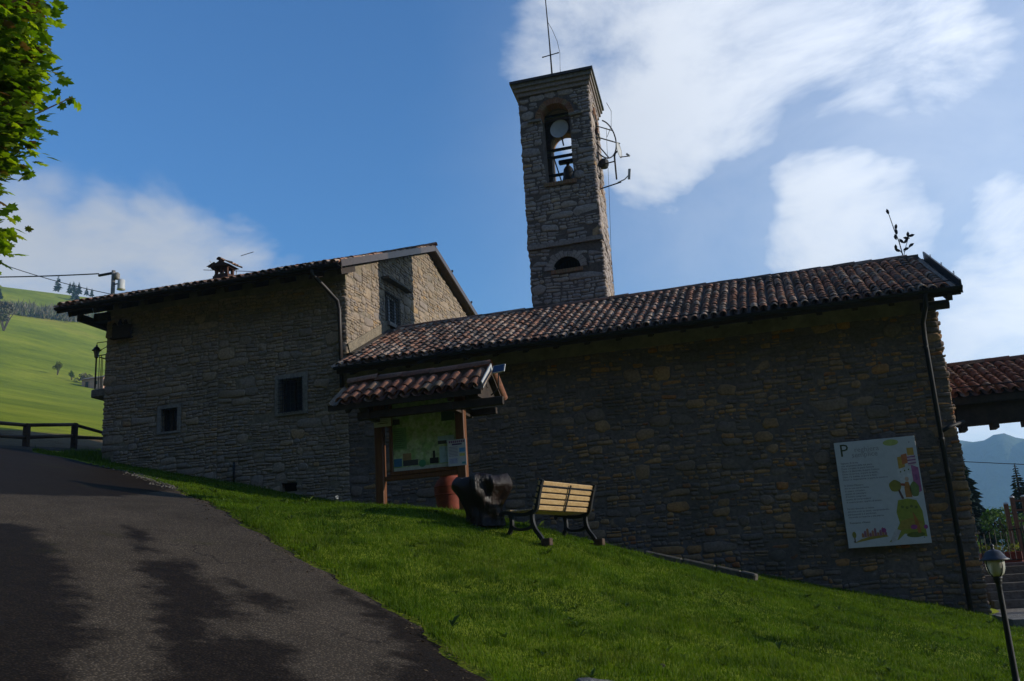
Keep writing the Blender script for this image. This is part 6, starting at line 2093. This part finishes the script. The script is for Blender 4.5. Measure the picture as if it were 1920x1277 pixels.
def build_maple():
    r = random.Random(5)
    bx, by = -10.2, 5.0
    bz = t1(bx, by)
    t = empty('maple_tree', (bx, by, bz), 'leafy maple tree hanging into the top left corner', 'tree')
    C = Vector((-9.75, 5.2, 6.1))
    K = 1.183
    tr = MB(); tr.tube([(bx, by, bz - .3), (bx + .05, by + .05, bz + 1.2), (bx + .2, by + .2, bz + 2.6), (bx + .3, by + .4, bz + 4.5), (bx + .3, by + .5, bz + 6.5)], [.26, .21, .18, .13, .04], 12)
    tr.build('trunk', M['bark'], t, True)
    clusters = []
    lim = MB()
    tries = 0
    def edge_r(z):       # outline of the crown on the side seen in the photo
        pts_z = [2.3, 2.75, 3.2, 3.5, 3.75, 3.95, 4.3, 4.7, 5.2, 5.8, 6.6, 8.0]
        pts_x = [-6.75, -6.25, -6.15, -6.02, -6.32, -6.0, -5.78, -5.74, -5.82, -5.76, -5.9, -6.6]
        return float(np.interp(z / K, pts_z, pts_x)) * K - .27
    while len(clusters) < 900 and tries < 20000:
        tries += 1
        z = r.uniform(2.7, 9.8)
        R0 = 3.8 + (edge_r(z) + 5.76 * K) * .9 - .03
        a = r.uniform(-math.pi, math.pi)
        R = R0 * (.45 + .55 * r.random() ** .4) - .12
        q = Vector((C.x + R * math.cos(a), C.y + R * math.sin(a), z))
        if math.sin(q.x * 3.3 + 1.2 * math.sin(q.z * 2.9)) * math.sin(q.y * 3.1 + 2) * math.sin(q.z * 3.7 + 1) < -.18 and R > R0 * .6: continue
        clusters.append(q)
    # extra clusters close to the visible rim so that it reads as lobes
    for k in range(340):
        z = r.uniform(2.9, 7.4); e = edge_r(z) - .10 - .75 * r.random() ** 1.3 - .26 * (.5 + .5 * math.sin(z * 6.1)) - .14 * (.5 + .5 * math.sin(z * 14.3 + 1))
        q = r.gauss(0, .30)
        clusters.append(Vector((e + .09 * math.sin(z * 9 + k) - .75 * q, 6.5 * K + q * .65, z)))
    for c in clusters[::4]:
        s = Vector((bx + .25, by + .3, min(c.z, bz + 6.5) - .8 - .25 * (c - C).length)); s.z = max(s.z, bz + 2.2)
        m_ = (s + c) / 2 + Vector((0, 0, .18))
        lim.tube([s, m_, c], [.03, .018, .006], 5)
    lim.tube([(-9.6, 5.6, 4.4), (-8.2, 7.0, 4.8), (-7.4, 7.6, 5.1), (-6.78, 7.69, 5.32)], [.03, .02, .012, .005], 5)
    lim.build('limbs', M['bark'], t, True)
    # leaf outline: five lobes
    half = [(0, -.5), (.10, -.36), (.34, -.40), (.30, -.16), (.54, .02), (.36, .08), (.42, .30), (.20, .26), (.14, .44), (0, .62)]
    out = half + [(-x, y) for x, y in half[-2:0:-1]]
    LV = np.array([(x, y + .5, -.10 * abs(x) - .10 * (y + .5) ** 2) for x, y in out] + [(0, .45, .03)])
    n = len(out)
    LF = [(i, (i + 1) % n, n) for i in range(n)]
    items = []
    for c in clusters:
        rim = c.x > edge_r(c.z) - .8 and abs(c.y - 7.69) < 1.2
        ct = r.uniform(.2, .8)
        for _ in range(15 if rim else 11):
            p = c + Vector((r.gauss(0, .12), r.gauss(0, .12), r.gauss(0, .10)))
            s = r.uniform(.07, .165)
            nrm = Vector((r.gauss(.1, .45), r.gauss(-.1, .45), 1)).normalized()
            d = Vector((r.gauss(.5, .7), r.gauss(0, .7), r.gauss(-.45, .3)))
            d = (d - nrm * d.dot(nrm)).normalized()
            ex = d.cross(nrm)
            Mx = Matrix((ex, d, nrm)).transposed()
            items.append((p, Mx, s, min(.93, max(.03, r.gauss(ct, .18)))))
    # the odd dark twig that sticks out to the right
    for k in range(7):
        p = Vector((-6.80 + r.gauss(0, .05), 7.69 + r.gauss(0, .05), 5.29 + r.gauss(0, .06)))
        Mx = Matrix.Rotation(r.uniform(-2.8, -1.2), 3, 'Y') @ Matrix.Rotation(r.uniform(1, 2), 3, 'X')
        items.append((p, Mx, .11, .97))
    items.sort(key=lambda q: -(q[0].x - edge_r(q[0].z)) + .8 * abs(q[0].y - 7.69))
    me = mesh_obj('leaf', LV, LF, M['leaf']).data
    for p, Mx, s, tn in items[:300]:
        o = bpy.data.objects.new('leaf', me); link(o, t, p); o.rotation_euler = Mx.to_euler(); o.scale = (s, s, s)
    rest = items[300:]
    Vs = np.concatenate([(np.array(Mx) @ (LV * s).T).T + np.array(p) for p, Mx, s, tn in rest])
    k = len(LV)
    base = np.array(LF)
    Fs = np.concatenate([base + i * k for i in range(len(rest))])
    tones = np.repeat(np.array([q[3] for q in rest]), k)
    o = np_mesh('crown', Vs - np.array(C), Fs, M['leaf'], tones)
    link(o, t, C); tag(o, kind='stuff')


build_maple()


def build_grass():
    g = nrng
    n0 = 1500000
    x = g.uniform(-19, 4.6, n0); y = g.uniform(4.0, 20.95, n0)
    az = np.degrees(np.arctan2(-x, y)); d = np.hypot(x, y)
    keep = (x > edge_x(y) + .02 * g.standard_normal(n0)) & (az > -16) & (az < 47)
    p = np.clip(.95 - (d - 8) * .035, .35, 1) * (1 - .0 * x)
    keep &= g.random(n0) < p
    keep &= ~((x > 3.35) & (y > 19.0))
    # worn strip below the kerb
    x, y, d = x[keep], y[keep], d[keep]
    n = len(x)
    patch = .5 + .5 * wob(x, y, 1.3, 3)
    patch2 = .5 + .5 * wob(x, y, 4.1, 7)
    h = (.026 + .05 * patch * g.random(n) + .03 * patch2 * g.random(n)) * (1 + (g.random(n) < .03) * g.uniform(.4, 1.4, n))
    edge = np.exp(-((x - edge_x(y)) / .35) ** 2)
    h *= 1 + .35 * edge * g.random(n)
    wall = np.exp(-((21 - y) / .5) ** 2)
    h *= 1 + .9 * wall * g.random(n)
    tr = np.random.default_rng(3)
    tx = tr.uniform(-13, 4.5, 900); ty = tr.uniform(5.5, 20.5, 900); ts = tr.uniform(.05, .16, 900)
    tuft = np.zeros(n)
    cell = {}
    gi = (np.floor(x / .4).astype(int)) * 10000 + np.floor(y / .4).astype(int)
    order = np.argsort(gi); gs = gi[order]
    for cx_, cy_, cs_ in zip(tx, ty, ts):
        for ox in (-1, 0, 1):
            for oy in (-1, 0, 1):
                key = (int(math.floor(cx_ / .4)) + ox) * 10000 + int(math.floor(cy_ / .4)) + oy
                lo, hi = np.searchsorted(gs, key), np.searchsorted(gs, key + 1)
                ii = order[lo:hi]
                if len(ii): tuft[ii] = np.maximum(tuft[ii], np.exp(-((x[ii] - cx_) ** 2 + (y[ii] - cy_) ** 2) / cs_ ** 2))
    h *= .82
    h *= 1 + 1.1 * tuft * g.uniform(.5, 1.1, n)
    wdt = .0016 + .00022 * d
    z = T(x, y) + .03 * wob(x, y, 1.1, 1) + .012 * wob(x, y, 4.3, 2) - .008
    a = g.uniform(0, 2 * np.pi, n)
    dx, dy = np.cos(a), np.sin(a)
    sx, sy = -dy, dx
    lean = h * g.uniform(.15, .85, n)
    lx = dx * lean + .012 * wob(x, y, 2.2, 9); ly = dy * lean
    V = np.empty((n, 5, 3))
    for k, (f, w) in enumerate(((0, 1), (0, -1), (.55, .8), (.55, -.8), (1, 0))):
        V[:, k, 0] = x + lx * f ** 1.6 + sx * wdt * w
        V[:, k, 1] = y + ly * f ** 1.6 + sy * wdt * w
        V[:, k, 2] = z + h * (f if f < 1 else .95)
    base = (np.arange(n) * 5)[:, None, None]
    F = (np.array([[0, 1, 3], [0, 3, 2], [2, 3, 4]])[None] + base).reshape(-1, 3)
    big = .5 + .5 * wob(x, y, .55, 12)
    tone = np.clip(-.02 + .34 * big + .30 * patch + .34 * g.random(n) + .16 * patch2 * g.random(n), .02, .9)
    tone = np.clip(tone - .28 * tuft * (g.random(n) < .75), .02, .9)
    tone = np.where(g.random(n) < .02 + .10 * (patch > .86), .97, tone)
    o = np_mesh('lawn_grass', V.reshape(-1, 3), F, M['grass'], np.repeat(tone, 5))
    link(o); tag(o, 'sunlit green lawn grass sloping down past the bench', 'grass', kind='stuff')
    # broad leaved weeds
    r = random.Random(15)
    b = MB()
    for k in range(230):
        wy = r.uniform(6.5, 19.5); wx = r.uniform(max(-14, float(edge_x(wy)) + .1), 3.2)
        zz = t1(wx, wy)
        s = r.uniform(.03, .09)
        for q in range(r.randint(4, 8)):
            an = r.uniform(0, 6.28); dd = Vector((math.cos(an), math.sin(an), 0)); ss = Vector((-dd.y, dd.x, 0))
            L = s * r.uniform(.8, 1.5); rise = L * r.uniform(.2, .9)
            p0 = Vector((wx, wy, zz + .02))
            b.add([p0, p0 + dd * L * .5 + ss * L * .22 + Vector((0, 0, rise * .8)), p0 + dd * L + Vector((0, 0, rise)), p0 + dd * L * .5 - ss * L * .22 + Vector((0, 0, rise * .8))], [(0, 1, 2, 3)], r.random() * .9 + .02)
    o = b.build('lawn_weeds', M['weed'], None, kind='stuff'); tag(o, 'broad leaved weeds scattered through the lawn', 'weeds')
    # meadow grass at the roadside by the fence and house corner
    m = 26000
    x = g.uniform(-21.5, -16.6, m); y = g.uniform(20.4, 27, m)
    k = x > np.interp(y, [20, 22, 24, 25.6, 27], [-17.6, -18.6, -19.2, -19.6, -21.5])
    x, y = x[k], y[k]; n = len(x)
    h = g.uniform(.06, .22, n); a = g.uniform(0, 6.28, n); z = T(x, y)
    V = np.empty((n, 3, 3)); w = .008
    V[:, 0] = np.stack([x - np.sin(a) * w, y + np.cos(a) * w, z], 1); V[:, 1] = np.stack([x + np.sin(a) * w, y - np.cos(a) * w, z], 1)
    V[:, 2] = np.stack([x + np.cos(a) * h * .5, y + np.sin(a) * h * .5, z + h], 1)
    o = np_mesh('verge_grass', V.reshape(-1, 3), np.arange(n * 3).reshape(-1, 3), M['grass'], np.repeat(g.uniform(.05, .8, n), 3))
    link(o); tag(o, 'tall verge grass at the house corner', 'grass', kind='stuff')
    # one seed head
    x, y = -6.39, 13.05; z = t1(x, y)
    dn = empty('dandelion', (x, y, z), 'single white dandelion clock standing in the lawn', 'dandelion')
    MB().tube([(x, y, z), (x + .01, y, z + .12), (x, y, z + .2)], .004, 5).build('stem', M['weed'], dn)
    bm = MB(); rr = random.Random(2)
    for k in range(90):
        d = Vector((rr.gauss(0, 1), rr.gauss(0, 1), rr.gauss(0, 1))).normalized(); s = d.orthogonal().normalized() * .004
        c = Vector((x, y, z + .2)); bm.add([c, c + d * .028 + s, c + d * .028 - s], [(0, 1, 2)])
    bm.build('seed_head', M['puff'], dn)


build_grass()


def build_blocking_wood():  # trees out of view, added to cut sky light on the facades
    r = random.Random(21)
    b = MB()
    for k in range(380):
        x = r.uniform(-75, 62); y = -12 - 70 * r.random() ** .9
        z = t1(x, y); h = r.uniform(13, 20)
        b.tube([(x, y, z - .5), (x, y, z + h * .9)], [.22, .03], 5, .2)
        nl = 11
        for i in range(nl):
            f = i / (nl - 1); zz = z + h * (.12 + .84 * f); rad = h * .23 * (1 - f) ** .8 * r.uniform(.85, 1.15) + .2
            for q in range(7):
                a = r.uniform(0, 6.28); d = Vector((math.cos(a), math.sin(a), 0)); s = Vector((-d.y, d.x, 0))
                p = Vector((x, y, zz)); w = rad * .42
                b.add([p, p + d * rad * .55 + s * w, p + d * rad - Vector((0, 0, rad * .55)), p + d * rad * .55 - s * w], [(0, 1, 2, 3)], min(.95, max(.05, r.gauss(.4, .25))))
    o = b.build('light_blocking_wood', M['needle'], None, kind='stuff'); tag(o, 'dark spruce wood on the steep bank behind the road', 'wood')


build_blocking_wood()


# ================================================================== haze
def build_haze():
    m = bpy.data.materials.new('valley_haze'); m.use_nodes = True
    nt = m.node_tree
    nt.nodes.remove(nt.nodes['Principled BSDF'])
    v = nt.nodes.new('ShaderNodeVolumePrincipled')
    v.inputs['Color'].default_value = (.38, .66, 1.0, 1)
    v.inputs['Density'].default_value = HAZE
    v.inputs['Anisotropy'].default_value = .2
    nt.links.new(v.outputs[0], nt.nodes['Material Output'].inputs['Volume'])
    b = MB(); b.box(-4200, 4200, -4200, 4200, -264, 232)
    o = b.build('haze', m, None, origin=(0, 0, -264)); tag(o, kind='stuff')


HAZE = 2.8e-4
build_haze()
